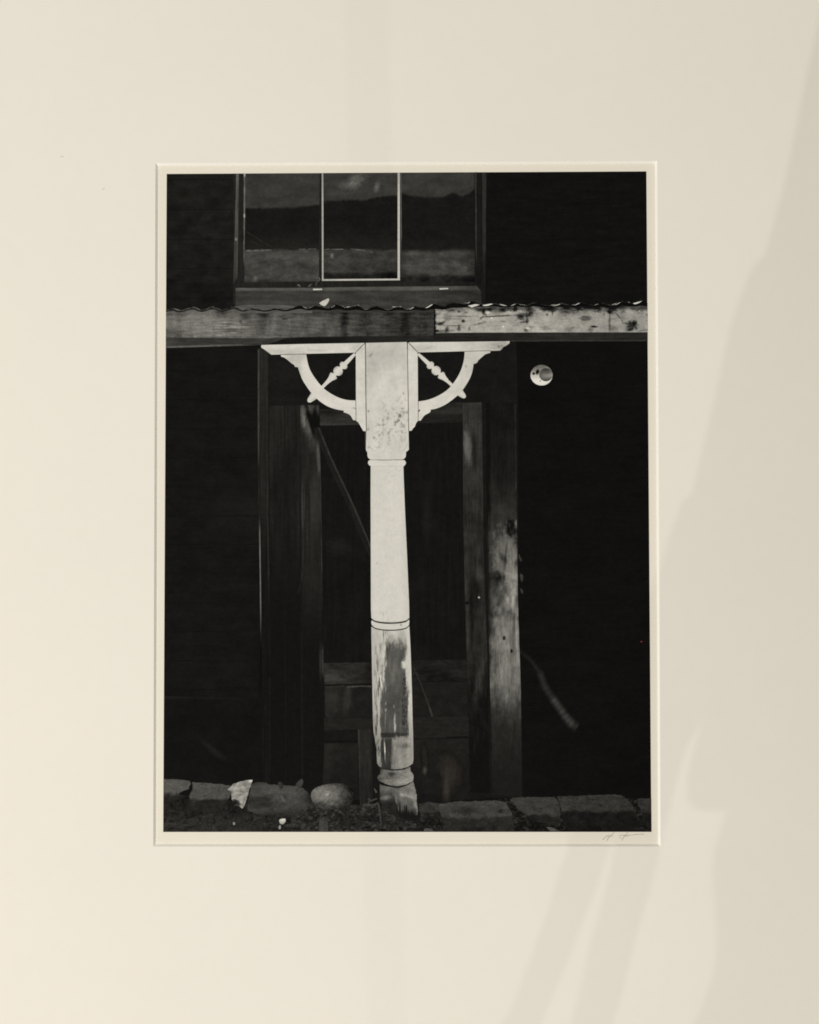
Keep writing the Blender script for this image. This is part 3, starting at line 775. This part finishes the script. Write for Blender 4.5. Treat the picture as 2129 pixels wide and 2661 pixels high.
def t_lower(c):
    lit = 196 + c.nz(12, 40, 240, detail=4) * 8 + c.nz(6, 10, 241, detail=3) * 5 - 46 * c.down(1800, 1960) - 14 * c.right(1000, 968, 1800)
    worn = 86 + c.nz(9, 40, 242, detail=4) * 12 + c.nz(30, 60, 243) * 8 - 6 * c.down(1760, 1820) + 10 * c.blob(1020, 1740, 14, 40, 0, .9)
    stk = c.nz(3.4, 30, 244, detail=5, rough=.68)
    # the long worn patch, its ragged left and right edges
    rag = c.nz(2.6, 26, 254, detail=4, rough=.7) * .16 + c.nz(7, 40, 255, detail=3) * .14
    m_ = c.step(c.right(984, 1020, 1700) * c.right(1074, 1036, 1700) + rag, .36, .62) * c.down(1652, 1690, warp=14, ws=(7, 20), seed=247)
    m_ = m_ * (1 - c.blob(1052, 1727, 8, 12, 0, .6, warp=.4)) 
    low = c.step(c.right(974, 1006, 1850) * c.right(1078, 1044, 1850) + rag, .36, .64) * c.down(1760, 1815, warp=16, ws=(6, 30))
    m_ = c.math('MAXIMUM', m_, low)
    b = c.over(lit, worn, m_)
    # streaky flaking left of it
    fl = c.step(stk + c.nz(10, 60, 256) * .4, -0.15, 0.45) * c.right(971, 980, 1750, warp=4, ws=(4, 40)) * c.down(1668, 1720, warp=18)
    b = b - 92 * fl * (1 - m_) * c.right(1030, 1006, 1800)
    b = b - 60 * c.step(stk, .0, .4) * c.blob(998, 1650, 9, 24, 15, .8, warp=.5) - 34 * c.blob(1016, 1660, 8, 12, 0, .8, warp=.5) - 42 * c.blob(982, 1724, 3, 18, -3, .8, warp=.5)
    b = b - 22 * c.blob(1046, 1656, 8, 16, 0, .9, warp=.4)
    # right margin, speckled
    b = b - 58 * c.step(c.noise(3.6, 7, 250, detail=4, rough=.7), .47, .6) * c.right(1042, 1050, 1800) * c.right(1064, 1054, 1800) * c.down(1740, 1770)
    # flecks of paint left on the worn wood
    for x, y, ax, ay, an, am in ((1003, 1828, 1.4, 4, 0, 60), (1003, 1845, 1.6, 4, 10, 70), (1024, 1836, 1.3, 5, 0, 60), (1026, 1868, 1.9, 14, 4, 70), (1027, 1891, 2.2, 11, 3, 90), (1002, 1868, 1.3, 18, 2, 40), (1000, 1940, 1.6, 16, -3, 110), (1001, 1962, 1.4, 18, -2, 80), (990, 1770, 1.6, 26, -8, 60)):
        b = b + am * c.blob(x, y, ax, ay, an, .6, warp=.25)
    # below the dark band
    pale = 136 + c.nz(14, 30, 251, detail=4) * 14 + c.nz(5, 9, 252, detail=4) * 12 + 12 * c.right(1020, 1050, 1960)
    pm = c.down(1904, 1924, warp=9, ws=(8, 12)) * c.right(1012, 1022, 1950, warp=3, ws=(5, 30))
    b = c.over(b, pale, pm * (1 - c.right(1066, 1072, 1950, warp=2)) * .9)
    b = b - 30 * c.blob(1052, 1938, 12, 7, 0, .8, warp=.5) * 1.2
    b = b - 40 * c.blob(1012, 1910, 52, 5.5, -2, .45, warp=.2) * c.right(986, 994, 1910) * c.right(1063, 1056, 1910)
    dk = c.right(988, 994, 1950, warp=4, ws=(4, 20)) * c.right(1024, 1018, 1950, warp=3, ws=(5, 30)) * c.down(1915, 1925)
    b = b - 26 * dk
    return c.math('MAXIMUM', b, 50)


lw = [(965.4, 1628)] + arcd(966, 1064, 1627, 12.4, 14)[1:-1] + [(1064, 1627)] + [(1067, 1680), (1070.7, 1788), (1072.8, 1879), (1073.7, 1903), (1075, 1972), (1073, 1984)] + [(1060, 1993), (1040, 1998), (1022, 1999.5), (1004, 1997.5), (988, 1993), (980.5, 1985), (978.8, 1946), (975, 1925), (971, 1900), (969.5, 1865), (968, 1790), (965.4, 1650)]
poly('lower_shaft', lw, 10, ink('ink_lower', t_lower), post, 'lower length of the post with its white paint worn to grey wood')
poly('shaft_groove', stroke([(983, 1992), (1004, 1998.5), (1024, 2000.5), (1046, 1998), (1064, 1992)], 4, 3, taper=True), 11, ink('ink_groove', lambda c: 40), post)
M_SH = ink('ink_shaft', lambda c: 209 + c.nz(24, 90, 260, detail=4) * 4 + c.nz(6, 12, 261, detail=4) * 4 - 9 * c.right(1036, 1062, 1500) - 5 * c.right(976, 964, 1400) - 26 * c.step(c.noise(3.4, 20, 262, detail=4), .56, .7) * c.blob(1000, 1602, 18, 20, 0, .8) - 30 * c.blob(980.5, 1464, 1.5, 3, 20, .6) - 22 * c.step(c.noise(6, 8, 263, detail=4), .56, .68) * c.blob(1024, 1250, 20, 40, 0, .9) - 24 * c.down(1611, 1621))
ring2 = [(966, 1612)] + arcd(966.4, 1063.6, 1610, 11.6, 14)[1:] + [(1064.2, 1617), (1063, 1622)] + arcd(966.4, 1063.6, 1624, 12.4, 14)[::-1] + [(965.2, 1617)]
M_RING = ink('ink_ring2', lambda c: 204 + c.nz(20, 8, 264, detail=4) * 6 - 50 * c.blob(1042.5, 1624, 2, 3.4, -20, .5, warp=.3))
poly('shaft_shadow', [(966, 1606)] + [(1064, 1606), (1064, 1636)] + arcd(966, 1064, 1628, 12.6, 14)[::-1], 9, ink('ink_groove2', lambda c: 52 + 40 * c.blob(1024, 1622, 14, 4, 0, .9)), post)
poly('shaft', [(963.7, 1208), (1048.6, 1208), (1049.4, 1240), (1052.6, 1322), (1058, 1440), (1063.3, 1565), (1064, 1603)] + arcd(965.4, 1063.8, 1606, 11.2, 14)[::-1] + [(964.4, 1580), (964, 1450), (963.5, 1300)], 10, M_SH, post, 'smooth white upper shaft of the post')
poly('shaft_ring', ring2, 10, M_RING, post)
cap = smooth([(964, 1195.5), (1000, 1196.5), (1044, 1194.5), (1053, 1198), (1055.3, 1203), (1052, 1209.5), (1046, 1211.5), (1005, 1212.6), (966, 1211.5), (958.5, 1207), (956.5, 1202), (959, 1197.5)], 3)
poly('block_shadow', [(962, 1189), (1049, 1188), (1050, 1198), (962, 1199)], 9, ink('ink_groove3', lambda c: 96 + c.nz(14, 4, 265) * 20), post)
poly('collar', cap, 11, ink('ink_collar', lambda c: 212 + c.nz(14, 8, 266) * 5 - 44 * c.down(1198, 1194.5, warp=1.5) * c.blob(1018, 1196, 34, 6, 0, .8, warp=.4) - 22 * c.down(1209, 1213)), post)
poly('post_block', [(950, 891.4), (1058, 889), (1060, 1000), (1062, 1120), (1063, 1168), (1059.5, 1172), (1055.5, 1174), (1055, 1186), (1052, 1191), (1046, 1193.4), (1005, 1195), (964, 1194.4), (958, 1191), (955.6, 1186), (954.7, 1175), (951.5, 1170), (952.4, 1123)], 11, ink('ink_block', t_block), post, 'square white top block of the post between the two brackets')
for p, w in (([(957.5, 1148), (960, 1158), (967, 1168), (978, 1174)], 1.7), ([(1060.5, 1146), (1057, 1160), (1048, 1170), (1036, 1176)], 1.5)):
    poly('block_chamfer', stroke(p, w, taper=True), 12, ink('ink_cham', lambda c: 176 + c.nz(6, 6, 267) * 10), post)
poly('block_edge', [(949, 1122), (952.6, 1122), (951.4, 1168), (950, 1166)], 10, ink('ink_bedge', lambda c: 84 + c.nz(4, 10, 268) * 16), post)


def t_brk(k):
    def f(c):
        b = 209 + c.nz(40, 30, 270 + k, detail=4) * 9 + c.nz(8, 8, 272 + k, detail=4) * 5
        if k == 0:
            b = b - 24 * c.blob(770, 926, 22, 14, 0, .9, warp=.4) - 20 * c.blob(712, 914, 30, 6, 0, .9, warp=.5) - 16 * c.blob(928, 905, 16, 12, 0, .9, warp=.4) - 16 * c.blob(825, 911, 24, 3, 0, .9, warp=.4) - 18 * c.right(790, 776, 950) * c.down(925, 960)
        else:
            b = b - 28 * c.blob(1300, 898, 22, 12, 0, .9, warp=.5) - 70 * c.step(c.noise(6, 6, 276, detail=4), .56, .68) * c.blob(1307, 899, 20, 12, 0, .7) - 22 * c.blob(1095, 905, 30, 8, 0, .9, warp=.5) - 14 * c.right(1180, 1230, 950) - 34 * c.blob(1211, 952, 2.4, 3, 0, .7)
        return b
    return f


for k in (0, 1):
    mm = ink('ink_bracket_%d' % k, t_brk(k))
    if k == 0:
        arch = [(730, 921.5), (731, 926.6), (739.6, 929.6), (748, 935.6), (757, 943.5), (765, 948.7), (766.5, 953), (775, 954.8)] + curve([(776.5, 960), (785, 984), (795, 1001), (807, 1018), (821, 1033.5), (837, 1047), (854, 1057), (873.5, 1063.6), (893.5, 1067.2)], 3) + [(893.7, 1072)] + curve([(894, 1072), (904, 1075), (912, 1081), (918, 1091.6)], 3) + [(925, 1092.6), (925, 1041)] + curve([(924.8, 1041), (904.8, 1040), (884, 1034.8), (861, 1023.5), (840, 1008), (823, 988), (809, 967), (802, 949.6), (798, 932), (796, 921)], 3)
        rail = [(679.6, 896.8), (800, 894), (948.5, 891.4), (924.5, 916.6), (800, 919.5), (705.6, 921.9), (700, 917.6), (687, 908), (679.4, 903.5)]
        side = [(949.2, 892.4), (950.6, 1000), (952.4, 1121), (944.5, 1120.4), (941, 1114), (937, 1107), (931.7, 1098), (925.8, 1093.7), (925, 917.4)]
        ax0, ax1, sgn = (923, 919.5), (801, 1044.5), 1
    else:
        arch = [(1207.8, 913.4)] + curve([(1207.8, 913.4), (1206.4, 932), (1200.9, 954.8), (1191, 977), (1177, 998), (1160, 1015.6), (1137, 1029.6), (1113, 1039), (1087.6, 1043.5)], 3)[1:] + [(1087, 1093.4), (1093.8, 1093)] + curve([(1094, 1093), (1097, 1088), (1104, 1079.4), (1114, 1074)], 3) + [(1118.8, 1070.4), (1119.5, 1066)] + curve([(1120, 1064.6), (1137, 1061), (1158, 1051.4), (1177, 1038), (1195, 1022.6), (1208.7, 1005), (1221, 984), (1227.8, 965), (1231, 945.4)], 3) + [(1233.5, 945.8), (1240, 942.6), (1243.5, 936.5), (1251, 929.6), (1261, 921), (1274, 917), (1275.6, 911.6)]
        rail = [(1062.5, 889.8), (1200, 888.6), (1325.5, 886.8), (1323.5, 893), (1316, 898), (1308, 902.6), (1304, 908), (1299, 911.4), (1200, 913.2), (1087, 916)]
        side = [(1060.2, 890.6), (1085.8, 916.8), (1086.8, 1093.4), (1082, 1099), (1080, 1104), (1078.5, 1109), (1074, 1113), (1070, 1119.4), (1062.6, 1120)]
        ax0, ax1, sgn = (1087, 920), (1209.5, 1033.5), 1
    br = poly('bracket', arch, 10, mm, post, ('left' if k == 0 else 'right') + ' curved white bracket beside the top of the post')
    poly('top_rail', rail, 11, mm, post)
    poly('side_rail', side, 12, mm, post)
    # turned spindle
    L = math.hypot(ax1[0] - ax0[0], ax1[1] - ax0[1])
    d = ((ax1[0] - ax0[0]) / L, (ax1[1] - ax0[1]) / L)
    s = L / 994.0
    prof = [(0, 20), (80, 26), (150, 30), (206, 33), (212, 48), (226, 62), (244, 65), (262, 60), (278, 44), (286, 26), (296, 26), (308, 50), (328, 67), (357, 74), (386, 68), (408, 50), (420, 27), (432, 27), (440, 56), (456, 66), (476, 60), (498, 48), (528, 37), (565, 30), (620, 25), (692, 24), (780, 26), (838, 50), (850, 60), (866, 62), (890, 56), (930, 46), (965, 37), (985, 24), (994, 10)]
    if k == 1:
        prof = [(t * 1.06 if t < 600 else t, r_) for t, r_ in prof]
    lft, rgt = [], []
    for t, r_ in prof:
        x, y = ax0[0] + d[0] * t * s, ax0[1] + d[1] * t * s
        r2 = r_ * s * .98
        lft.append((x - d[1] * r2, y + d[0] * r2))
        rgt.append((x + d[1] * r2, y - d[0] * r2))
    cx0, cy0 = ax0
    # axis direction for the slight rounding printed on the spindle
    ang = math.degrees(math.atan2(d[1], d[0]))
    mid = (ax0[0] + d[0] * L * .5, ax0[1] + d[1] * L * .5)
    poly('spindle', lft + rgt[::-1], 9, ink('ink_spindle_%d' % k, (lambda md, an: (lambda c: 208 + c.nz(8, 8, 280) * 6 - 34 * (1 - c.blob(md[0], md[1], 140, 8.5, an, .5))))(mid, ang)), post, 'turned white spindle crossing the ' + ('left' if k == 0 else 'right') + ' bracket')
M_JOINT = ink('ink_joint', lambda c: 104 + c.nz(6, 12, 285) * 26)
for p, w in (([(949.6, 892), (950.6, 1000), (952.5, 1121)], 2.0), ([(1059, 890), (1060.6, 1000), (1062.3, 1120)], 2.0), ([(925, 916.6), (935, 905), (948.5, 892)], 1.4), ([(1062, 891), (1075, 904), (1086.4, 916.2)], 1.8), ([(924.8, 1040), (925.4, 1070), (925.6, 1093)], 1.5), ([(1087, 1043), (1087, 1070), (1087, 1093)], 1.3), ([(728, 921.6), (765, 921), (797, 920.4)], 1.8), ([(1206, 913.6), (1240, 912.4), (1276, 911.6)], 1.5), ([(918, 1060), (922, 1061), (925, 1062)], 1.4), ([(1088, 1070), (1090, 1067), (1092, 1066)], 2.2)):
    poly('joint_line', stroke(p, w), 13, M_JOINT, post)
M_DARKJ = ink('ink_djoint', lambda c: 46)
for p, w in (([(949.4, 891.6), (949.6, 898), (949.8, 906)], 2.6), ([(1058.8, 889.4), (1059, 896), (1059.2, 908)], 2.4), ([(1087.5, 1070), (1089.5, 1067), (1091, 1064)], 2.6)):
    poly('joint_line', stroke(p, w, w * .5), 14, M_DARKJ, post)

# ------------------------------------------------------------------ 7  round lamp base on the wall
light = poly('wall_light', ellipse(1407.6, 975, 28.6, 26.8, 40), 5, ink('ink_rose', lambda c: 214 + c.nz(8, 8, 290) * 5 - 112 * c.down(988, 950, warp=5) + 10 * c.blob(1405, 992, 20, 8) - 40 * c.blob(1390, 996, 6, 4, 0, .8) * 0 - 150 * c.blob(1397, 967, 4, 6, 20, .6)), PR, 'round white lamp base without a bulb on the dark wall')
poly('lamp_socket', ellipse(1419, 974, 17.6, 17, 30), 6, ink('ink_socket', lambda c: 88 + c.nz(14, 5, 291) * 7 + 46 * c.blob(1424, 977, 15, 6, -8, .95) - 40 * c.down(970, 956) + 26 * c.right(1424, 1438, 970) - 18 * c.down(982, 992)), light)
poly('screw_hole', ellipse(1387, 971, 3.7, 3.4, 14), 6, ink('ink_hole', lambda c: 26), light)
poly('screw_hole', ellipse(1404, 990, 1.6, 1.4, 10), 6, ink('ink_hole', lambda c: 26), light)

# ------------------------------------------------------------------ 8  ground, stones, leaves
def t_ground(c):
    b = 36 + c.nz(60, 16, 300, detail=4) * 8 + c.nz(10, 8, 301, detail=5) * 9 + c.nz(4, 3.4, 302, detail=3) * 8
    b = b + 8 * c.right(760, 600, 2140) * c.down(2110, 2128) - 12 * c.right(1000, 1200, 2140) - 8 * c.blob(560, 2095, 100, 16, 0, .8)
    b = b + 22 * c.step(c.noise(5, 4, 303, detail=2), .67, .74) * c.right(1120, 1060, 2130)
    b = b + 22 * c.step(c.noise(16, 9, 304, detail=3, dist=1.2), .54, .6) * c.right(690, 740, 2130) - 14 * c.step(c.noise(18, 11, 305, detail=3, dist=1.0), .55, .62)
    return c.math('MAXIMUM', b, 18)


ground = poly('ground', [(ex_l(2060), 2060), (600, 2080), (770, 2060), (900, 2090), (1090, 2100), (1350, 2070), (ex_r(2070), 2075), BR, BL], 5, ink('ink_ground', t_ground), PR, 'dark stony ground at the foot of the post')


def t_stone(base, seed, split=None, low=30, tilt=0):
    def f(c):
        b = base + 5 + c.nz(26, 14, seed, detail=5) * 11 + c.nz(5, 4, seed + 1, detail=4) * 9 - 14 * c.step(c.noise(9, 6, seed + 5, detail=4), .58, .68)
        if split:
            b = c.over(b, low + c.nz(18, 14, seed + 2, detail=4) * 8 + c.nz(5, 4, seed + 4, detail=3) * 5, c.down(split - 4, split + 6, warp=6, ws=(26, 20), seed=seed + 3))
        return b
    return f


stones = [
    (D1((22, 250), (200, 258), (420, 282), (440, 330), (410, 400), (270, 460), (250, 520), (100, 600), (24, 600)), t_stone(78, 310, 2062, 38), 'flat grey kerb stone at the left edge'),
    (D1((455, 300), (700, 318), (1020, 345), (1040, 420), (1000, 560), (990, 700), (700, 760), (430, 720), (400, 600), (425, 480), (470, 400)), t_stone(71, 314, 2075, 37), 'long kerb stone left of the pointed white rock'),
    (D1((1345, 330), (1400, 306), (1560, 308), (1600, 330), (1725, 342)) + D2((180, 345), (390, 355), (500, 385), (580, 450), (612, 520), (600, 640), (540, 760), (480, 830), (200, 830)) + D1((1700, 800), (1500, 790), (1290, 730), (1300, 560)), lambda c: 54 + 14 * c.blob(740, 2070, 60, 30, 10, .95) - 14 * c.down(2100, 2118) - 14 * c.right(790, 808, 2080) + c.nz(26, 16, 318, detail=5) * 14 + c.nz(6, 5, 319, detail=4) * 6 + 12 * c.blob(690, 2055, 60, 14, 0, .9) + 14 * c.blob(680, 2107, 40, 10, 0, .8) - 16 * c.blob(680, 2085, 26, 16, 0, .8, warp=.3), 'rough grey stone between the pointed rock and the boulder'),
    (smooth(D2((622, 480), (690, 390), (830, 340), (1000, 318), (1150, 340), (1240, 420), (1272, 520), (1220, 620), (1090, 690), (900, 715), (760, 690), (660, 610)), 3), lambda c: 44 + 78 * c.blob(842, 2062, 46, 25, 6, .95, warp=.25, ws=(16, 12)) + c.nz(16, 12, 322, detail=5) * 17 + c.nz(5, 4, 323, detail=4) * 15 - 16 * c.right(870, 920, 2060) + 34 * c.blob(851, 2065, 4, 3, 0, .7) + 22 * c.blob(848, 2078, 2.6, 6, 10, .7) - 24 * c.blob(856, 2068, 2, 5, 30, .7) - 12 * c.down(2040, 2030), 'rounded pale boulder left of the foot of the post'),
    (D1((1362, 266), (1335, 360), (1280, 520), (1240, 650), (1210, 695), (1160, 655), (1100, 650), (1050, 560), (1030, 440), (988, 412), (1030, 365), (1080, 322), (1290, 268)), lambda c: 142 + c.nz(14, 10, 326, detail=5) * 34 + c.nz(4, 4, 327, detail=4) * 9 - 92 * c.blob(612, 2086, 14, 8, 20, .3, warp=.2) * c.right(632, 620, 2090) - 60 * c.blob(598, 2065, 4, 10, 0, .6) + 60 * c.blob(652, 2029, 5, 5, 0, .7) - 16 * c.blob(640, 2045, 20, 6, 45, .8), 'pointed white rock standing among the kerb stones'),
    (D3((160, 400), (330, 362), (450, 388), (560, 385), (540, 560), (480, 620), (430, 600), (300, 560), (190, 540)), t_stone(48, 330, 2112, 32), 'low stone right of the foot of the post'),
    (D3((470, 410), (560, 385), (700, 360), (1340, 346), (1470, 375), (1490, 430), (1555, 530), (1578, 640), (1586, 826), (600, 826), (545, 700), (510, 590), (470, 480)), lambda c: t_stone(58, 334, 2124, 42)(c) - 26 * c.blob(1302, 2108, 6, 5, 0, .7, warp=.3) - 14 * c.blob(1210, 2106, 26, 9, 0, .8, warp=.5) - 12 * c.blob(1225, 2155, 32, 6, 0, .8) + 12 * c.blob(1160, 2090, 14, 10, 0, .8) - 14 * c.blob(1284, 2152, 8, 7, 0, .8), 'broad block of stone right of the post with a small hole in its top'),
    (D4((18, 250), (60, 226), (520, 218), (552, 262), (582, 340), (592, 470), (560, 540), (430, 520), (330, 470), (230, 440), (130, 372)), t_stone(53, 338, 2118, 34), 'wedge shaped kerb stone with a sloping lower edge'),
    (D4((552, 214), (800, 205), (1210, 190), (1300, 210), (1380, 290), (1440, 376), (1452, 560), (1440, 606), (700, 606), (640, 560), (610, 440), (590, 330)), t_stone(50, 342, 2108, 27), 'longest kerb stone, near the lower right corner'),
    (D4((1442, 246), (1480, 236), (1608, 234), (1612, 590), (1560, 560), (1500, 420)), t_stone(46, 346, 2110, 28), 'dark kerb stone cut off by the right edge'),
]
for i, (p, f, lab) in enumerate(stones):
    pts = rough(p, 6, 1.3, i + 20) if i != 3 else p
    xr = lambda pt: (min(max(pt[0], ex_l(pt[1]) + .1), ex_r(pt[1]) - .1), min(pt[1], 2161.4))
    poly('kerb_stone' if i not in (3, 4) else ('boulder' if i == 3 else 'pointed_rock'), [xr(p_) for p_ in pts], (7 if i not in (3, 4) else 8) + .09 * i, ink('ink_stone_%d' % i, f), PR, lab)
for p, t in ((D2((395, 330), (440, 285), (490, 248), (512, 296), (498, 345), (470, 372), (430, 392)), 62), (D2((163, 490), (200, 510), (225, 545), (252, 612), (205, 585), (180, 545)), 86), (D2((130, 312), (165, 288), (200, 320), (212, 370), (190, 410), (150, 385)), 50), (D2((395, 480), (400, 410), (440, 360), (452, 372), (420, 440)), 60), (D2((280, 690), (320, 670), (345, 720), (310, 745)), 56), (D2((1560, 390), (1585, 400), (1615, 450), (1590, 465)), 78), (D2((0, 690), (50, 680), (95, 740), (60, 790), (0, 780)), 52)):
    poly('leaf', p, 9 + t * .003, ink('ink_leaf_%d' % t, (lambda t_: (lambda c: t_ + c.nz(8, 8, 350) * 9))(t)), PR)
poly('white_pebble', smooth(D2((150, 866), (190, 848), (240, 850), (243, 890), (205, 930), (160, 915)), 3), 9, ink('ink_pebble', lambda c: 176 + c.nz(6, 6, 351) * 12 + 26 * c.blob(735, 2129, 8, 4) - 30 * c.down(2134, 2142)), PR, 'small white pebble near the lower left')
poly('white_pebble', smooth(D2((140, 975), (160, 940), (176, 975), (168, 1002), (145, 1000)), 3), 9, ink('ink_pebble2', lambda c: 140), PR, 'tiny pale chip below the white pebble')
poly('white_pebble', smooth(D1((1068, 905), (1090, 898), (1104, 920), (1090, 942), (1072, 935)), 3), 9, ink('ink_pebble3', lambda c: 132), PR, 'pale chip on the ground below the pointed rock')
# twigs beside the foot of the post, broken stake, grass tufts
M_TWIG = ink('ink_twig', lambda c: 62 + c.nz(6, 8, 352) * 16)
for p, w in ((D2((1475, 545), (1500, 560), (1520, 580), (1610, 545)), 6), (D2((1390, 650), (1460, 640), (1540, 645), (1630, 620)), 7), (D2((1620, 600), (1640, 680), (1660, 800), (1670, 960)), 6), (D2((1500, 540), (1490, 600), (1470, 640)), 4)):
    poly('twig', stroke(p, w, w * .7), 9.1 + w * .1, M_TWIG, PR)
poly('broken_stake', D2((750, 855), (800, 850), (850, 870), (878, 900), (880, 1046), (742, 1046)), 8, ink('ink_bstake', lambda c: 66 + c.nz(5, 16, 353) * 14), PR, 'broken stub of wood at the lower edge')
M_TUFT = ink('ink_tuft', lambda c: 74 + c.nz(5, 5, 354) * 22)
poly('grass_tuft', [(x, min(y, 2161.2)) for x, y in rough(D3((240, 814), (245, 770), (300, 760), (350, 768), (400, 814)), 4, 1.2, 3)], 9, M_TUFT, PR, 'tuft of pale grass at the lower edge right of the post')
poly('grass_tuft', [(x, min(y, 2161.2)) for x, y in rough(D4((428, 560), (480, 558), (540, 580), (600, 604), (480, 608)), 4, 1.2, 4)], 9, M_TUFT, PR, 'tuft of pale grass under the wedge shaped stone')
rnd = random.Random(11)
bits = []
taken = []
while len(bits) < 70:
    x, y = rnd.uniform(770, 1125), rnd.uniform(2098, 2156)
    if any(math.hypot(x - a, y - b) < 11 for a, b in taken) or (1005 < x < 1100 and y < 2140):
        continue
    taken.append((x, y))
    r = rnd.choice((1.6, 2.4, 3.4, 4.8, 5.4))
    bits.append([(x + r * math.cos(t) * rnd.uniform(.7, 1.2), y + r * .7 * math.sin(t) * rnd.uniform(.7, 1.2)) for t in (k * 2 * math.pi / 7 for k in range(7))])
polys('rubble', bits, 8.95, ink('ink_rubble', lambda c: 50 + c.nz(12, 9, 355, detail=3) * 28 - 8 * c.right(900, 1000, 2130)), ground, None, 'stuff')
bits = []
taken = []
while len(bits) < 40:
    x, y = rnd.uniform(432, 760), rnd.uniform(2122, 2157)
    if any(math.hypot(x - a, y - b) < 9 for a, b in taken):
        continue
    taken.append((x, y))
    r = rnd.uniform(1.4, 3.4)
    bits.append([(x + r * math.cos(t) * rnd.uniform(.7, 1.2), y + r * .7 * math.sin(t) * rnd.uniform(.7, 1.2)) for t in (k * 2 * math.pi / 6 for k in range(6))])
polys('gravel', bits, 8.95, ink('ink_gravel', lambda c: 50 + c.nz(12, 9, 356, detail=3) * 22), ground, None, 'stuff')

# ------------------------------------------------------------------ 9  pencil signature on the margin, marks on the mat
mt, nt, b = new_material('pencil')
b.inputs['Base Color'].default_value = (0.50, 0.47, 0.42, 1)
strokes = [([(225, 368), (290, 305), (350, 268), (392, 258)], 2.6), ([(322, 382), (372, 308), (430, 255), (484, 200)], 2.6), ([(335, 306), (400, 290), (468, 282)], 1.8),
           ([(590, 268), (640, 266), (700, 262), (770, 264), (856, 262)], 2.2), ([(655, 378), (700, 300), (745, 245), (792, 200)], 2.4), ([(590, 330), (615, 318), (650, 322)], 1.2), ([(705, 300), (745, 285), (790, 282)], 1.6), ([(870, 272), (925, 250), (1000, 246)], 1.8), ([(1000, 246), (1060, 244), (1100, 240), (1150, 250)], 1.2)]
sig = []
for i, (p, w) in enumerate(strokes):
    o_ = poly('signature_stroke', stroke(D7(*p), w * .86, w * .7), 2 + i, mt, PR)
mt2, nt2, b2 = new_material('scuff')
b2.inputs['Base Color'].default_value = (0.60, 0.55, 0.48, 1)
for p in ([(156, 409), (161, 406), (166, 408)], [(264, 493), (269, 491), (274, 490)]):
    pts = stroke(p, 2.2, taper=True)
    me = bpy.data.meshes.new('scuff_mark')
    me.from_pydata([tuple(unproject(x, y, MT + .00003)) for x, y in pts], [], [list(range(len(pts)))])
    me.update()
    if me.polygons[0].normal.y > 0:
        me.polygons[0].flip()
    link('scuff_mark', me, mt2, mat_board)

# ------------------------------------------------------------------ 10  unseen cut-out added before the side lamp, shaped to streak the mat
main = [(2165, -120), (2109, 136), (2035, 494), (1986, 666), (1958, 691), (1940, 728), (1897, 851), (1854, 1049), (1798, 1283), (1773, 1302), (1739, 1395), (1722, 1456), (1620, 1760)] + G8((745, 560), (720, 640), (690, 720), (650, 860), (600, 990), (555, 1120), (500, 1260), (460, 1316)) + [(1230, 2830)]
s2 = [(1350, 2830)] + G8((620, 1316), (660, 1220), (730, 1060), (790, 900), (835, 790), (880, 650), (930, 530), (905, 660), (885, 760), (850, 880), (815, 1000), (780, 1160), (738, 1316)) + [(1440, 2830)]
s1 = [(1545, 2830)] + G8((905, 1316), (930, 1240), (970, 1080), (1010, 930), (1050, 790), (1080, 680), (1105, 560), (1130, 470), (1160, 350), (1190, 230), (1235, 150), (1270, 85), (1220, 250), (1200, 340), (1198, 420), (1222, 455), (1270, 468), (1358, 468), (1335, 540), (1310, 620), (1297, 700), (1305, 800), (1318, 950), (1315, 1050), (1295, 1150), (1255, 1260), (1225, 1316)) + [(1740, 2830)]
outl = main + s2 + s1 + [(2600, 2830), (2600, -120)]
vsx, K = [], 0.55
for x, y in outl:
    p = unproject(x, y, MT)
    vsx.append(p + (SIDE - p) * K)
n = len(vsx)
back = (SIDE - unproject(1700, 1300)).normalized() * 0.002
me = bpy.data.meshes.new('added_shadow_cutout')
me.from_pydata([tuple(v) for v in vsx] + [tuple(v + back) for v in vsx], [], [list(range(n)), list(range(2 * n - 1, n - 1, -1))] + [(i, (i + 1) % n, n + (i + 1) % n, n + i) for i in range(n)])
me.update()
mt3, nt3, b3 = new_material('shadow_blocker')
c3 = Ctx(nt3)
b3.inputs['Base Color'].default_value = (0.16, 0.15, 0.14, 1)
b3.inputs['Roughness'].default_value = 0.95
bp = nt3.nodes.new('ShaderNodeBump')
bp.inputs['Strength'].default_value = 0.3
bp.inputs['Distance'].default_value = 0.001
nt3.links.new(c3.noise(6, 6, 2).s, bp.inputs['Height'])
nt3.links.new(bp.outputs[0], b3.inputs['Normal'])
shadow_blocker = link('added_shadow_cutout', me, mt3)
shadow_blocker['kind'] = 'structure'

# unseen slim strip added at the far lamp to shade an upright band
vsx = []
for x, y in ((893, -120), (1008, -120), (1058, 2830), (957, 2830)):
    p = unproject(x, y, MT)
    vsx.append(p + (FAR - p) * 0.5)
back = (FAR - unproject(950, 1300)).normalized() * 0.002
me = bpy.data.meshes.new('added_shadow_strip')
me.from_pydata([tuple(v) for v in vsx] + [tuple(v + back) for v in vsx], [], [(0, 1, 2, 3), (7, 6, 5, 4)] + [(i, (i + 1) % 4, 4 + (i + 1) % 4, 4 + i) for i in range(4)])
me.update()
strip = link('added_shadow_strip', me, mt3)
strip['kind'] = 'structure'
